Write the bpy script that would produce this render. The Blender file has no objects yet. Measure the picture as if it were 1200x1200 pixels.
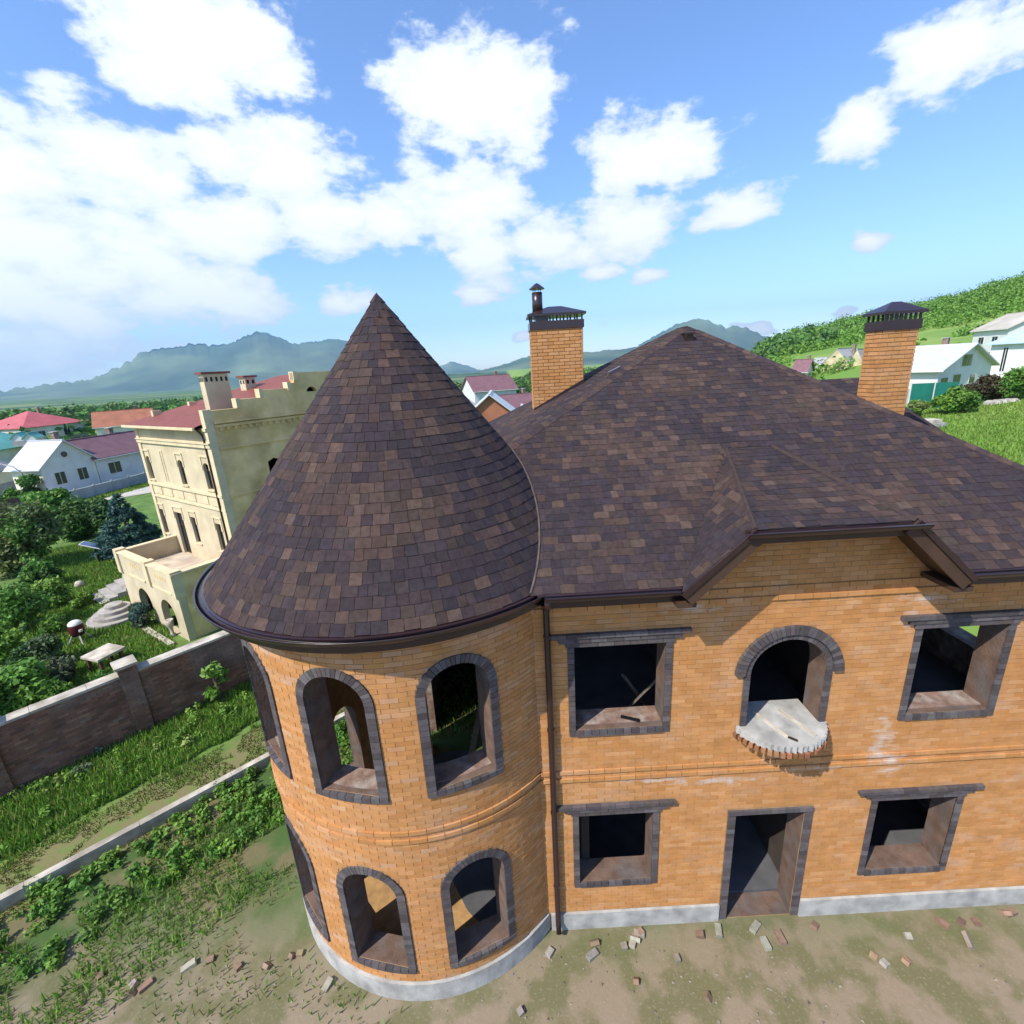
import bpy, bmesh, math, random
import numpy as np
from mathutils import Vector, Matrix
from mathutils.geometry import delaunay_2d_cdt
random.seed(7); rng = np.random.default_rng(7)
rad, PI = math.radians, math.pi
S = bpy.context.scene
COL = S.collection

# ------------------------------------------------------------------ camera
CAMZ = 10.2; PITCH = rad(16.6); ROLL = rad(3.3); FPX = 565.0
cd = bpy.data.cameras.new('camera'); cam = bpy.data.objects.new('camera', cd); COL.objects.link(cam)
cd.lens = 36.0 * FPX / 1200.0; cd.sensor_width = 36; cd.clip_start = 0.1; cd.clip_end = 40000
fw = Vector((0, math.cos(PITCH), -math.sin(PITCH))); r0 = Vector((1, 0, 0)); u0 = r0.cross(fw)
rt = math.cos(ROLL) * r0 - math.sin(ROLL) * u0; up = math.cos(ROLL) * u0 + math.sin(ROLL) * r0
cam.matrix_world = Matrix(((rt.x, up.x, -fw.x, 0), (rt.y, up.y, -fw.y, 0), (rt.z, up.z, -fw.z, CAMZ), (0, 0, 0, 1)))
S.camera = cam
CP = Vector((0, 0, CAMZ))
def ray(x, y): return (fw * FPX + rt * (x - 600) - up * (y - 600)).normalized()
def onZ(x, y, z): d = ray(x, y); return CP + d * ((z - CAMZ) / d.z)
def onY(x, y, Y): d = ray(x, y); return CP + d * (Y / d.y)
def pix(p):
    v = Vector(p) - CP; z = v.dot(fw)
    return (600 + FPX * v.dot(rt) / z, 600 - FPX * v.dot(up) / z, z)

# ------------------------------------------------------------------ sky, sun, exposure
SUN_EL, SUN_AZ = rad(48), rad(50)                 # azimuth: to the left of straight behind the camera
SD = Vector((-math.sin(SUN_AZ) * math.cos(SUN_EL), -math.cos(SUN_AZ) * math.cos(SUN_EL), math.sin(SUN_EL)))
W = bpy.data.worlds.new('World'); S.world = W; W.use_nodes = True
def build_world():
    nt = W.node_tree; N = nt.nodes; L = nt.links; N.clear()
    out = N.new('ShaderNodeOutputWorld'); bg = N.new('ShaderNodeBackground'); L.new(bg.outputs[0], out.inputs[0])
    sky = N.new('ShaderNodeTexSky'); sky.sky_type = 'NISHITA'; sky.sun_disc = False
    sky.sun_elevation = SUN_EL; sky.sun_rotation = math.atan2(SD.x, SD.y); sky.altitude = 600
    sky.air_density = 1.0; sky.dust_density = 0.6; sky.ozone_density = 1.6
    bg.inputs[1].default_value = 0.135
    tc = N.new('ShaderNodeTexCoord')
    def vm(op, a, b=None, out=0):
        n = N.new('ShaderNodeVectorMath'); n.operation = op
        for i, q in enumerate((a, b)):
            if q is None: continue
            if isinstance(q, (tuple, list, Vector)): n.inputs[i].default_value = q
            else: L.new(q, n.inputs[i])
        return n.outputs[out]
    def m(op, a, b=None, c=None):
        n = N.new('ShaderNodeMath'); n.operation = op
        for i, q in enumerate((a, b, c)):
            if q is None: continue
            if isinstance(q, (int, float)): n.inputs[i].default_value = q
            else: L.new(q, n.inputs[i])
        return n.outputs[0]
    def noise(vec, sc, det=6, ro=.55):
        n = N.new('ShaderNodeTexNoise'); n.inputs['Scale'].default_value = sc; n.inputs['Detail'].default_value = det
        n.inputs['Roughness'].default_value = ro; L.new(vec, n.inputs['Vector']); return n
    def ss(v, a, b):
        n = N.new('ShaderNodeMapRange'); n.interpolation_type = 'SMOOTHSTEP'; L.new(v, n.inputs[0])
        n.inputs[1].default_value = a; n.inputs[2].default_value = b; return n.outputs[0]
    d = tc.outputs['Generated']
    flat = vm('MULTIPLY', d, (1, 1, 1.9))
    nz = noise(flat, 6.0, 4)
    wob = vm('SCALE', vm('SUBTRACT', nz.outputs['Color'], (.5, .5, .5))); wob.node.inputs[3].default_value = .16
    q = vm('ADD', flat, wob)
    # clouds in view: picture place, angular radius; each a puff of the cloud field
    blobs = [(60, 300, .21), (150, 285, .17), (215, 335, .17), (275, 355, .13), (90, 375, .18), (30, 410, .17), (-60, 330, .25),
             (260, 268, .16), (380, 262, .14), (470, 258, .13), (410, 352, .07), (575, 305, .11), (640, 285, .15), (730, 268, .14),
             (700, 322, .05), (755, 322, .06), (555, 345, .06), (1026, 286, .055), (880, 380, .035), (975, 365, .03), (610, 396, .035),
             (540, 240, .2), (120, 190, .2), (330, 200, .18), (-40, 220, .22), (860, 240, .1), (760, 180, .16), (560, 120, .2), (1010, 150, .1), (240, 60, .2), (1120, 60, .12)]
    dens = None
    for (x, y, r) in blobs:
        v = ray(x, y); c = (v.x, v.y, v.z * 1.9)
        n = N.new('ShaderNodeMapRange'); L.new(vm('DISTANCE', q, c, 1), n.inputs[0])
        n.inputs[1].default_value = r * 1.02; n.inputs[2].default_value = 0; n.inputs[3].default_value = 0; n.inputs[4].default_value = 1
        dens = n.outputs[0] if dens is None else m('MAXIMUM', dens, n.outputs[0])
    # the same kind of broken cloud over the rest of the sky
    big = noise(flat, 2.6, 5, .6); rest = ss(big.outputs[0], .5, .8)
    sep = N.new('ShaderNodeSeparateXYZ'); L.new(d, sep.inputs[0])
    back = ss(sep.outputs[1], .35, -.1)
    dens = m('MAXIMUM', dens, m('MULTIPLY', rest, back))
    fine = noise(flat, 13.0, 10, .62)
    a = m('ADD', dens, m('MULTIPLY', m('SUBTRACT', fine.outputs[0], .5), 1.5))
    alpha = m('MULTIPLY', ss(a, .2, .5), ss(sep.outputs[2], -.02, .03))
    shade = ss(a, .3, .85)
    cc = N.new('ShaderNodeMix'); cc.data_type = 'RGBA'; L.new(shade, cc.inputs[0])
    cc.inputs[6].default_value = (4.7, 5.15, 5.7, 1); cc.inputs[7].default_value = (6.3, 6.4, 6.5, 1)
    hs = N.new('ShaderNodeHueSaturation'); hs.inputs['Saturation'].default_value = 1.05; hs.inputs['Value'].default_value = 1.25
    L.new(sky.outputs[0], hs.inputs['Color'])
    ti = N.new('ShaderNodeMix'); ti.data_type = 'RGBA'; ti.blend_type = 'MULTIPLY'; ti.inputs[0].default_value = 1; L.new(hs.outputs[0], ti.inputs[6]); ti.inputs[7].default_value = (.82, .91, 1.10, 1)
    mx = N.new('ShaderNodeMix'); mx.data_type = 'RGBA'; L.new(alpha, mx.inputs[0]); L.new(ti.outputs[2], mx.inputs[6]); L.new(cc.outputs[2], mx.inputs[7])
    L.new(mx.outputs[2], bg.inputs[0])
build_world()
sl = bpy.data.lights.new('sun', 'SUN'); sl.energy = 4.2; sl.angle = rad(.53); sl.color = (1, .95, .86)
so = bpy.data.objects.new('sun', sl); COL.objects.link(so); so.rotation_euler = (-SD).to_track_quat('-Z', 'Y').to_euler(); so.location = (0, 0, 60)
S.view_settings.view_transform = 'Standard'; S.view_settings.look = 'None'; S.view_settings.exposure = 0.58; S.view_settings.gamma = 1
S.render.engine = 'CYCLES'; S.cycles.use_denoising = True; S.cycles.max_bounces = 6; S.cycles.diffuse_bounces = 3
S.cycles.volume_bounces = 0; S.cycles.transparent_max_bounces = 8; S.cycles.caustics_reflective = False; S.cycles.caustics_refractive = False

# ------------------------------------------------------------------ materials
def mat(name, base, rough=.85, var=.18, scale=3.0, col2=None, sc2=.6, lo=.45, hi=.65, bump=.15, bsc=60, attr=False, metal=0, spec=.35,
        trans=0, coat=0, wave=None, stretch=None):
    M = bpy.data.materials.new(name); M.use_nodes = True; nt = M.node_tree; N = nt.nodes; L = nt.links
    b = N['Principled BSDF']; b.inputs['Roughness'].default_value = rough; b.inputs['Metallic'].default_value = metal
    b.inputs['Specular IOR Level'].default_value = spec
    if coat: b.inputs['Coat Weight'].default_value = coat; b.inputs['Coat Roughness'].default_value = .2
    g = N.new('ShaderNodeNewGeometry'); P = g.outputs['Position']
    if stretch:
        v = N.new('ShaderNodeVectorMath'); v.operation = 'MULTIPLY'; L.new(P, v.inputs[0]); v.inputs[1].default_value = stretch; P = v.outputs[0]
    def noise(sc, det=4):
        n = N.new('ShaderNodeTexNoise'); n.inputs['Scale'].default_value = sc; n.inputs['Detail'].default_value = det; L.new(P, n.inputs['Vector']); return n.outputs[0]
    def mixc(f, A, B, mode='MIX'):
        n = N.new('ShaderNodeMix'); n.data_type = 'RGBA'; n.blend_type = mode; n.clamp_factor = True
        for i, q in ((0, f), (6, A), (7, B)):
            if isinstance(q, (int, float)): n.inputs[i].default_value = q
            elif isinstance(q, tuple): n.inputs[i].default_value = (*q, 1)
            else: L.new(q, n.inputs[i])
        return n.outputs[2]
    c = base
    if col2:
        r = N.new('ShaderNodeMapRange'); L.new(noise(sc2, 6), r.inputs[0]); r.inputs[1].default_value = lo; r.inputs[2].default_value = hi
        c = mixc(r.outputs[0], base, col2)
    if attr:
        at = N.new('ShaderNodeAttribute'); at.attribute_name = 'Col'
        c = mixc(1.0, c, at.outputs['Color'], 'MULTIPLY')
    if var:
        r = N.new('ShaderNodeMapRange'); L.new(noise(scale, 5), r.inputs[0]); r.inputs[1].default_value = .3; r.inputs[2].default_value = .7
        r.inputs[3].default_value = 1 - var; r.inputs[4].default_value = 1 + var
        cmb = N.new('ShaderNodeCombineColor')
        for i in range(3): L.new(r.outputs[0], cmb.inputs[i])
        c = mixc(1.0, c, cmb.outputs[0], 'MULTIPLY')
    if isinstance(c, tuple): b.inputs['Base Color'].default_value = (*c, 1)
    else: L.new(c, b.inputs['Base Color'])
    if bump:
        bn = N.new('ShaderNodeBump'); bn.inputs['Strength'].default_value = bump; bn.inputs['Distance'].default_value = .02
        if wave:
            wv = N.new('ShaderNodeTexWave'); wv.wave_type = 'BANDS'; wv.bands_direction = wave[0]; wv.inputs['Scale'].default_value = wave[1]; L.new(P, wv.inputs['Vector'])
            L.new(wv.outputs['Fac'], bn.inputs['Height'])
        else: L.new(noise(bsc, 3), bn.inputs['Height'])
        L.new(bn.outputs[0], b.inputs['Normal'])
    if trans:
        tr = N.new('ShaderNodeBsdfTranslucent'); mx = N.new('ShaderNodeMixShader'); mx.inputs[0].default_value = trans
        if isinstance(c, tuple): tr.inputs[0].default_value = (*c, 1)
        else: L.new(c, tr.inputs[0])
        L.new(b.outputs[0], mx.inputs[1]); L.new(tr.outputs[0], mx.inputs[2]); L.new(mx.outputs[0], N['Material Output'].inputs[0])
    return M
WHITE = (1, 1, 1)
M = {}
M['brick'] = mat('brick_orange', WHITE, .88, .09, 5, attr=True, bump=.35, bsc=90)
STAINS = [(2.5, 6.6, .42, .10), (6.1, 6.5, .45, .12), (6.0, 6.2, .16, .3), (2.2, 3.38, .6, .06), (4.9, 3.45, .7, .05), (6.1, 3.5, .3, .3), (3.2, 3.3, .9, .08), (5.9, 3.9, .2, .6)]
def stain_brick(Mb):
    nt = Mb.node_tree; N = nt.nodes; L = nt.links; b = N['Principled BSDF']; c0 = b.inputs['Base Color'].links[0].from_socket; g = N.new('ShaderNodeNewGeometry')
    def m(op, a, bb):
        n = N.new('ShaderNodeMath'); n.operation = op
        for i, q in enumerate((a, bb)):
            if isinstance(q, (int, float)): n.inputs[i].default_value = q
            else: L.new(q, n.inputs[i])
        return n.outputs[0]
    acc = None
    for x, z, a, bb in STAINS:
        v = N.new('ShaderNodeVectorMath'); v.operation = 'SUBTRACT'; L.new(g.outputs['Position'], v.inputs[0]); v.inputs[1].default_value = (x, 6.5, z)
        w = N.new('ShaderNodeVectorMath'); w.operation = 'MULTIPLY'; L.new(v.outputs[0], w.inputs[0]); w.inputs[1].default_value = (1 / a, 2.5, 1 / bb)
        l = N.new('ShaderNodeVectorMath'); l.operation = 'LENGTH'; L.new(w.outputs[0], l.inputs[0]); q = N.new('ShaderNodeMapRange'); L.new(l.outputs['Value'], q.inputs[0]); q.inputs[1].default_value = 1.7; q.inputs[2].default_value = 0
        acc = q.outputs[0] if acc is None else m('MAXIMUM', acc, q.outputs[0])
    vm = N.new('ShaderNodeVectorMath'); vm.operation = 'MULTIPLY'; L.new(g.outputs['Position'], vm.inputs[0]); vm.inputs[1].default_value = (1, 1, 2.6)
    def nz(sc, det): n = N.new('ShaderNodeTexNoise'); n.inputs['Scale'].default_value = sc; n.inputs['Detail'].default_value = det; L.new(vm.outputs[0], n.inputs['Vector']); return n.outputs[0]
    f = m('ADD', acc, m('MULTIPLY', m('SUBTRACT', nz(5, 8), .5), 2.2)); q = N.new('ShaderNodeMapRange'); L.new(f, q.inputs[0]); q.inputs[1].default_value = .45; q.inputs[2].default_value = 1.1; q.inputs[4].default_value = .75
    fine = N.new('ShaderNodeMapRange'); L.new(nz(1.1, 6), fine.inputs[0]); fine.inputs[1].default_value = .56; fine.inputs[2].default_value = .8; fine.inputs[4].default_value = .3
    mx = N.new('ShaderNodeMix'); mx.data_type = 'RGBA'; L.new(m('MAXIMUM', m('MULTIPLY', q.outputs[0], m('GREATER_THAN', acc, .01)), fine.outputs[0]), mx.inputs[0]); L.new(c0, mx.inputs[6]); mx.inputs[7].default_value = (.60, .53, .47, 1); L.new(mx.outputs[2], b.inputs['Base Color'])
stain_brick(M['brick'])
M['mortar'] = mat('mortar', (.40, .235, .10), .95, .25, 5, bump=.4, bsc=50)
M['darkbrick'] = mat('brick_dark', WHITE, .8, .18, 12, attr=True, bump=.3, bsc=90)
M['darkmortar'] = mat('mortar_dark', (.05, .042, .042), .95, .2, 6)
M['fencebrick'] = mat('brick_brown', WHITE, .9, .3, 1.6, attr=True, bump=.4, bsc=60)
M['fencemortar'] = mat('mortar_brown', (.13, .085, .06), .95, .3, 2)
M['shingle'] = mat('shingle', WHITE, .92, .22, 14, attr=True, bump=.5, bsc=220, spec=.2)
M['deck'] = mat('roof_deck', (.038, .028, .028), .95, .2, 5)
M['metal'] = mat('metal_plum', (.030, .014, .014), .3, .1, 4, bump=0, spec=.5, coat=.3)
M['soffit'] = mat('soffit_brown', (.065, .036, .022), .5, .15, 3, bump=.1, bsc=30)
M['flash'] = mat('flashing_tan', (.10, .07, .055), .7, .25, 8, bump=.1)
M['conc'] = mat('concrete', (.42, .41, .38), .9, .2, 4, col2=(.3, .29, .27), sc2=2.5, bump=.4, bsc=40)
M['concw'] = mat('concrete_pale', (.52, .46, .37), .9, .25, 3, col2=(.34, .29, .22), sc2=1.8, bump=.3, bsc=40)
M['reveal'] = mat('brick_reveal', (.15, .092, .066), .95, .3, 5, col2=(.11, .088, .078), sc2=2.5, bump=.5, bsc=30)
M['roughbrick'] = mat('brick_raw', (.22, .135, .10), .95, .3, 6, col2=(.28, .235, .20), sc2=3, bump=.5, bsc=30)
M['wood'] = mat('wood_grey', (.13, .10, .075), .85, .3, 6, bump=.2, bsc=50, stretch=(1, 1, 6))
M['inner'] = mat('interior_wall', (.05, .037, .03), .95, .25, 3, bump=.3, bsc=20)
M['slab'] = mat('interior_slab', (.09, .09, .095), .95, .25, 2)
M['beige'] = mat('limestone_beige', (.60, .50, .33), .85, .1, 1.2, col2=(.50, .41, .26), sc2=.5, bump=.1, bsc=30)
M['beigeshade'] = mat('limestone_shade_side', (.84, .60, .29), .9, .2, 1.0, col2=(.62, .42, .17), sc2=.7, bump=.2, bsc=12)  # limestone copy for shaded faces, colour lifted and warmed to offset blue shade
M['beigewarm'] = mat('limestone_trim', (.66, .54, .34), .85, .12, 2.0, bump=.1)
M['paving'] = mat('paving_stone', (.52, .43, .33), .9, .25, 1.3, col2=(.4, .32, .25), sc2=1.1)
M['redroof'] = mat('roof_tile_red', (.23, .065, .042), .55, .15, 2.5, bump=.6, wave=('X', 4.0))
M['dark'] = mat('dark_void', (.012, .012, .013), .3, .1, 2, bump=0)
M['glass'] = mat('window_glass', (.02, .026, .03), .08, 0, 1, bump=0, spec=.7)
M['white'] = mat('paint_white', (.66, .65, .62), .6, .06, 1, bump=0)
M['whitemetal'] = mat('roof_white_metal', (.54, .55, .57), .4, .06, .6, bump=.4, wave=('X', 2.0))
M['grey'] = mat('wall_pale_grey', (.62, .61, .60), .85, .1, .8)
M['cream'] = mat('wall_cream', (.72, .68, .54), .85, .1, .8)
M['purple'] = mat('roof_plum', (.20, .10, .11), .6, .15, 1.2, bump=.5, wave=('X', 2.5))
M['pinkred'] = mat('roof_pink_red', (.46, .11, .11), .6, .15, .6, bump=.4, wave=('X', 1.6))
M['green'] = mat('roof_sea_green', (.12, .36, .31), .5, .15, .4, bump=.4, wave=('X', 1.2))
M['orange'] = mat('roof_orange_brown', (.34, .13, .07), .7, .2, .6, bump=.4, wave=('X', 1.6))
M['greyroof'] = mat('roof_grey_slate', (.34, .33, .33), .8, .2, .8, bump=.3)
M['bluemetal'] = mat('roof_pale_blue', (.42, .56, .68), .4, .08, .6, bump=.4, wave=('X', 2.0))
M['gfence'] = mat('fence_green', (.015, .17, .12), .5, .15, 1, bump=.5, wave=('X', 6))
M['greyfence'] = mat('fence_grey', (.30, .31, .33), .8, .15, 1)
M['brownfence'] = mat('gate_brown', (.10, .05, .04), .6, .2, 1)
M['road'] = mat('road_pale', (.50, .46, .39), .95, .12, .5, col2=(.42, .38, .31), sc2=.2)
M['bark'] = mat('bark', (.09, .065, .045), .95, .3, 5, bump=.6, bsc=25)
M['leaf'] = mat('leaf', WHITE, .6, .15, 2.0, attr=True, bump=0, trans=.25, spec=.3)
M['blade'] = mat('grass_blade', WHITE, .65, .15, 1.0, attr=True, bump=0, trans=.3, spec=.25)
M['maroon'] = mat('paint_maroon', (.09, .012, .02), .4, .1, 3, bump=0)
M['blue'] = mat('panel_blue', (.05, .10, .25), .25, .05, 2, bump=0)
M['stone'] = mat('garden_stone', (.36, .33, .29), .9, .25, 2, bump=.4, bsc=20)
M['yellowplaster'] = mat('wall_yellow_stone', (.60, .51, .32), .9, .25, .5, col2=(.45, .37, .22), sc2=.4)

# ------------------------------------------------------------------ mesh helpers
class MB:
    def __init__(s): s.v = []; s.f = []; s.c = []
    def add(s, vs, fs, col=None):
        o = len(s.v); s.v += [tuple(p) for p in vs]; s.f += [tuple(i + o for i in f) for f in fs]; s.c += [col or WHITE] * len(fs); return s
    def poly(s, *p, col=None): return s.add(p, [tuple(range(len(p)))], col)
    def hexa(s, b, t, col=None):         # bottom ring of four, top ring of four
        return s.add(list(b) + list(t), [(3, 2, 1, 0), (4, 5, 6, 7), (0, 1, 5, 4), (1, 2, 6, 5), (2, 3, 7, 6), (3, 0, 4, 7)], col)
    def box(s, x0, y0, z0, x1, y1, z1, col=None):
        return s.hexa([(x0, y0, z0), (x1, y0, z0), (x1, y1, z0), (x0, y1, z0)], [(x0, y0, z1), (x1, y0, z1), (x1, y1, z1), (x0, y1, z1)], col)
    def obox(s, c, ex, ey, ez, col=None): # centre and half axes
        c, ex, ey, ez = map(Vector, (c, ex, ey, ez))
        b = [c - ex - ey - ez, c + ex - ey - ez, c + ex + ey - ez, c - ex + ey - ez]
        return s.hexa(b, [p + 2 * ez for p in b], col)
    def bar(s, a, b, w, h, upv=(0, 0, 1), col=None):   # a beam from a to b
        a, b = Vector(a), Vector(b); d = (b - a); l = d.length; d.normalize(); x = d.cross(Vector(upv)).normalized(); z = x.cross(d)
        return s.obox((a + b) / 2, x * (w / 2), d * (l / 2), z * (h / 2), col)
    def tube(s, pts, r, n=8, col=None, caps=True):
        pts = [Vector(p) for p in pts]; rs = r if isinstance(r, (list, tuple)) else [r] * len(pts); o = len(s.v); k = len(pts)
        for i, p in enumerate(pts):
            d = (pts[min(i + 1, k - 1)] - pts[max(i - 1, 0)]).normalized(); a = d.orthogonal() if abs(d.z) > .99 else d.cross(Vector((0, 0, 1))); a.normalize(); b = d.cross(a)
            for j in range(n):
                t = 2 * PI * j / n; s.v.append(tuple(p + a * math.cos(t) * rs[i] + b * math.sin(t) * rs[i]))
        fs = [(o + i * n + j, o + i * n + (j + 1) % n, o + (i + 1) * n + (j + 1) % n, o + (i + 1) * n + j) for i in range(k - 1) for j in range(n)]
        if caps: fs += [tuple(o + j for j in range(n))[::-1], tuple(o + (k - 1) * n + j for j in range(n))]
        s.f += fs; s.c += [col or WHITE] * len(fs); return s
    def lathe(s, c, prof, n=24, col=None):   # prof: (r, z)
        o = len(s.v)
        for r, z in prof:
            for j in range(n): t = 2 * PI * j / n; s.v.append((c[0] + r * math.cos(t), c[1] + r * math.sin(t), c[2] + z))
        fs = [(o + i * n + j, o + i * n + (j + 1) % n, o + (i + 1) * n + (j + 1) % n, o + (i + 1) * n + j) for i in range(len(prof) - 1) for j in range(n)]
        s.f += fs; s.c += [col or WHITE] * len(fs); return s
    def build(s, name, m, parent=None, smooth=False, origin=None):
        me = bpy.data.meshes.new(name)
        v = s.v if origin is None else [(p[0] - origin[0], p[1] - origin[1], p[2] - origin[2]) for p in s.v]
        me.from_pydata(v, [], s.f); me.materials.append(m)
        ca = me.color_attributes.new('Col', 'FLOAT_COLOR', 'CORNER')
        cols = np.ones((len(me.loops), 4), np.float32); n = np.array([len(f) for f in s.f]); cols[:, :3] = np.repeat(np.array(s.c, np.float32), n, axis=0)
        ca.data.foreach_set('color', cols.ravel())
        if smooth: me.polygons.foreach_set('use_smooth', [True] * len(me.polygons))
        o = bpy.data.objects.new(name, me); COL.objects.link(o)
        if origin is not None: o.location = origin
        if parent is not None: adopt(o, parent)
        return o
def adopt(o, p):
    o.parent = p
    if p.get('worldkids'): o.matrix_parent_inverse = p.matrix_basis.inverted()
def tag(o, label=None, cat=None, group=None, kind=None):
    for k, v in (('label', label), ('category', cat), ('group', group), ('kind', kind)):
        if v: o[k] = v
    return o
def thing(name, label, cat, loc=(0, 0, 0), rz=0, group=None, world=False):
    o = bpy.data.objects.new(name, None); COL.objects.link(o); o.location = loc; o.rotation_euler = (0, 0, rz); o.empty_display_size = .2
    o.matrix_basis = Matrix.Translation(loc) @ Matrix.Rotation(rz, 4, 'Z')
    if world: o['worldkids'] = 1
    return tag(o, label, cat, group)
def copy_tree(o, parent=None):
    c = o.copy(); COL.objects.link(c); c.parent = parent
    for ch in o.children: copy_tree(ch, c)
    return c
def quads(name, Q, C, m, parent=None, tri=False):      # numpy (n,4,3) faces, (n,3) colours
    n, k = Q.shape[:2]; me = bpy.data.meshes.new(name)
    me.vertices.add(n * k); me.vertices.foreach_set('co', Q.astype(np.float32).ravel())
    me.loops.add(n * k); me.loops.foreach_set('vertex_index', np.arange(n * k, dtype=np.int32))
    me.polygons.add(n); me.polygons.foreach_set('loop_start', np.arange(0, n * k, k, dtype=np.int32))
    me.update(); me.validate(); me.materials.append(m)
    ca = me.color_attributes.new('Col', 'FLOAT_COLOR', 'CORNER'); cc = np.ones((n, k, 4), np.float32); cc[:, :, :3] = C[:, None, :]
    ca.data.foreach_set('color', cc.ravel())
    o = bpy.data.objects.new(name, me); COL.objects.link(o)
    if parent is not None: adopt(o, parent)
    return o
def jit(c, a): k = 1 + random.uniform(-a, a); return tuple(max(0, x * k * (1 + random.uniform(-a, a) * .25)) for x in c)
def emit(pieces, parent, name, massname, m, limit=300, frame=(0, 262, 1200, 937), mlabel=None):
    """pieces: (verts, faces, colour). The ones that show largest become objects of their own, the rest one joined part."""
    sc = []
    for i, (vs, fs, c) in enumerate(pieces):
        k = len(vs); ce = Vector((sum(v[0] for v in vs) / k, sum(v[1] for v in vs) / k, sum(v[2] for v in vs) / k)); x, y, z = pix(ce)
        if z < .5 or not (frame[0] < x < frame[2] and frame[1] < y < frame[3]): continue
        ps = [pix(v) for v in vs]; xs = [p[0] for p in ps]; ys = [p[1] for p in ps]
        f = fs[1] if len(fs) > 1 else fs[0]
        a, b, c3 = (Vector(vs[f[0]]), Vector(vs[f[1]]), Vector(vs[f[2]])); n = (b - a).cross(c3 - b)
        if n.dot(CP - ce) < 0: continue
        sc.append(((max(xs) - min(xs)) * (max(ys) - min(ys)), i))
    sc.sort(reverse=True); big = set(i for _, i in sc[:limit]); mass = MB()
    for i, (vs, fs, c) in enumerate(pieces):
        if i in big:
            k = len(vs); ce = (sum(v[0] for v in vs) / k, sum(v[1] for v in vs) / k, sum(v[2] for v in vs) / k)
            o = MB().add(vs, fs, c).build(name, m, None, origin=ce); o.parent = parent
        else: mass.add(vs, fs, c)
    if mass.f:
        o = mass.build(massname, m, None); o.parent = parent; o['kind'] = 'stuff'
BOXF = [(3, 2, 1, 0), (4, 5, 6, 7), (0, 1, 5, 4), (1, 2, 6, 5), (2, 3, 7, 6), (3, 0, 4, 7)]
def wall_mesh(outline, holes, mapf, thick, step=None, reveal=None):
    """a wall of the given outline with real openings: face, back, reveals"""
    pts, edges, loops = [], [], []
    for lp in [outline] + holes:
        o = len(pts); n = len(lp); pts += [Vector(p) for p in lp]; loops.append(list(range(o, o + n))); edges += [(o + i, o + (i + 1) % n) for i in range(n)]
    if step:
        us = [p[0] for p in outline]; vs = [p[1] for p in outline]; u = min(us) + step
        while u < max(us) - step * .5:
            v = min(vs) + step
            while v < max(vs) - step * .5:
                if all(not inside((u, v), h, .03) for h in holes): pts.append(Vector((u, v)))
                v += step * 2
            u += step
    V, E, Fc, ov, oe, of = delaunay_2d_cdt(pts, edges, [], 0, 1e-6)
    mb = MB(); fs = []
    for f in Fc:
        c = (sum(V[i].x for i in f) / len(f), sum(V[i].y for i in f) / len(f))
        if inside(c, outline) and not any(inside(c, h) for h in holes): fs.append(tuple(f))
    mb.add([mapf(p.x, p.y, 0) for p in V], fs); mb.add([mapf(p.x, p.y, thick) for p in V], [f[::-1] for f in fs])
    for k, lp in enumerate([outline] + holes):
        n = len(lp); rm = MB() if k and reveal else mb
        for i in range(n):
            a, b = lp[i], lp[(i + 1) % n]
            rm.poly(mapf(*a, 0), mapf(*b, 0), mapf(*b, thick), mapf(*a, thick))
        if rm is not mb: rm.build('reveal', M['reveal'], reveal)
    return mb
def inside(p, poly, pad=0):
    x, y = p; r = False; n = len(poly)
    if pad:
        xs = [q[0] for q in poly]; ys = [q[1] for q in poly]
        return min(xs) - pad < x < max(xs) + pad and min(ys) - pad < y < max(ys) + pad
    for i in range(n):
        x1, y1 = poly[i]; x2, y2 = poly[i - 1]
        if (y1 > y) != (y2 > y) and x < (x2 - x1) * (y - y1) / (y2 - y1) + x1: r = not r
    return r
def spans(poly, y):                     # crossings of a polygon at height y -> allowed intervals
    xs = []; n = len(poly)
    for i in range(n):
        (x1, y1), (x2, y2) = poly[i], poly[i - 1]
        if (y1 > y) != (y2 > y): xs.append((x2 - x1) * (y - y1) / (y2 - y1) + x1)
    xs.sort(); return list(zip(xs[::2], xs[1::2]))
def subtract(iv, cuts):
    for a, b in cuts:
        nx = []
        for s, e in iv:
            if b <= s or a >= e: nx.append((s, e)); continue
            if a > s: nx.append((s, a))
            if b < e: nx.append((b, e))
        iv = nx
    return iv
def arch_poly(c, hw, z0, zs, n=14): return [(c - hw, z0), (c + hw, z0)] + [(c + hw * math.cos(PI * i / n), zs + hw * math.sin(PI * i / n)) for i in range(n + 1)]
def brick_courses(outline, cuts, mapf, z0, z1, L=.26, H=.08, gap=.009, proud=.006, colf=None, out=None, bands=()):
    """running bond, cut at the openings; mapf(u, v, depth)"""
    out = [] if out is None else out; k = 0; z = z0
    while z < z1 - .02:
        zt = min(z + H - gap, z1); zm = (z + zt) / 2; iv = subtract(spans(outline, zm), [c for p in cuts for c in spans(p, zm)])
        pr = proud + (.028 if any(a <= zm <= b for a, b in bands) else 0)
        for s, e in iv:
            u = math.floor(s / L) * L - (L / 2 if k % 2 else 0)
            while u < e:
                a, b = max(u, s) + gap / 2, min(u + L, e) - gap / 2
                if b - a > .03:
                    p2 = pr + random.uniform(-.002, .002); vs = [mapf(a, z, .004), mapf(b, z, .004), mapf(b, zt, .004), mapf(a, zt, .004), mapf(a, z, -p2), mapf(b, z, -p2), mapf(b, zt, -p2), mapf(a, zt, -p2)]
                    out.append((vs, BOXF, colf(a, zm)))
                u += L
        z += H; k += 1
    return out

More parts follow.
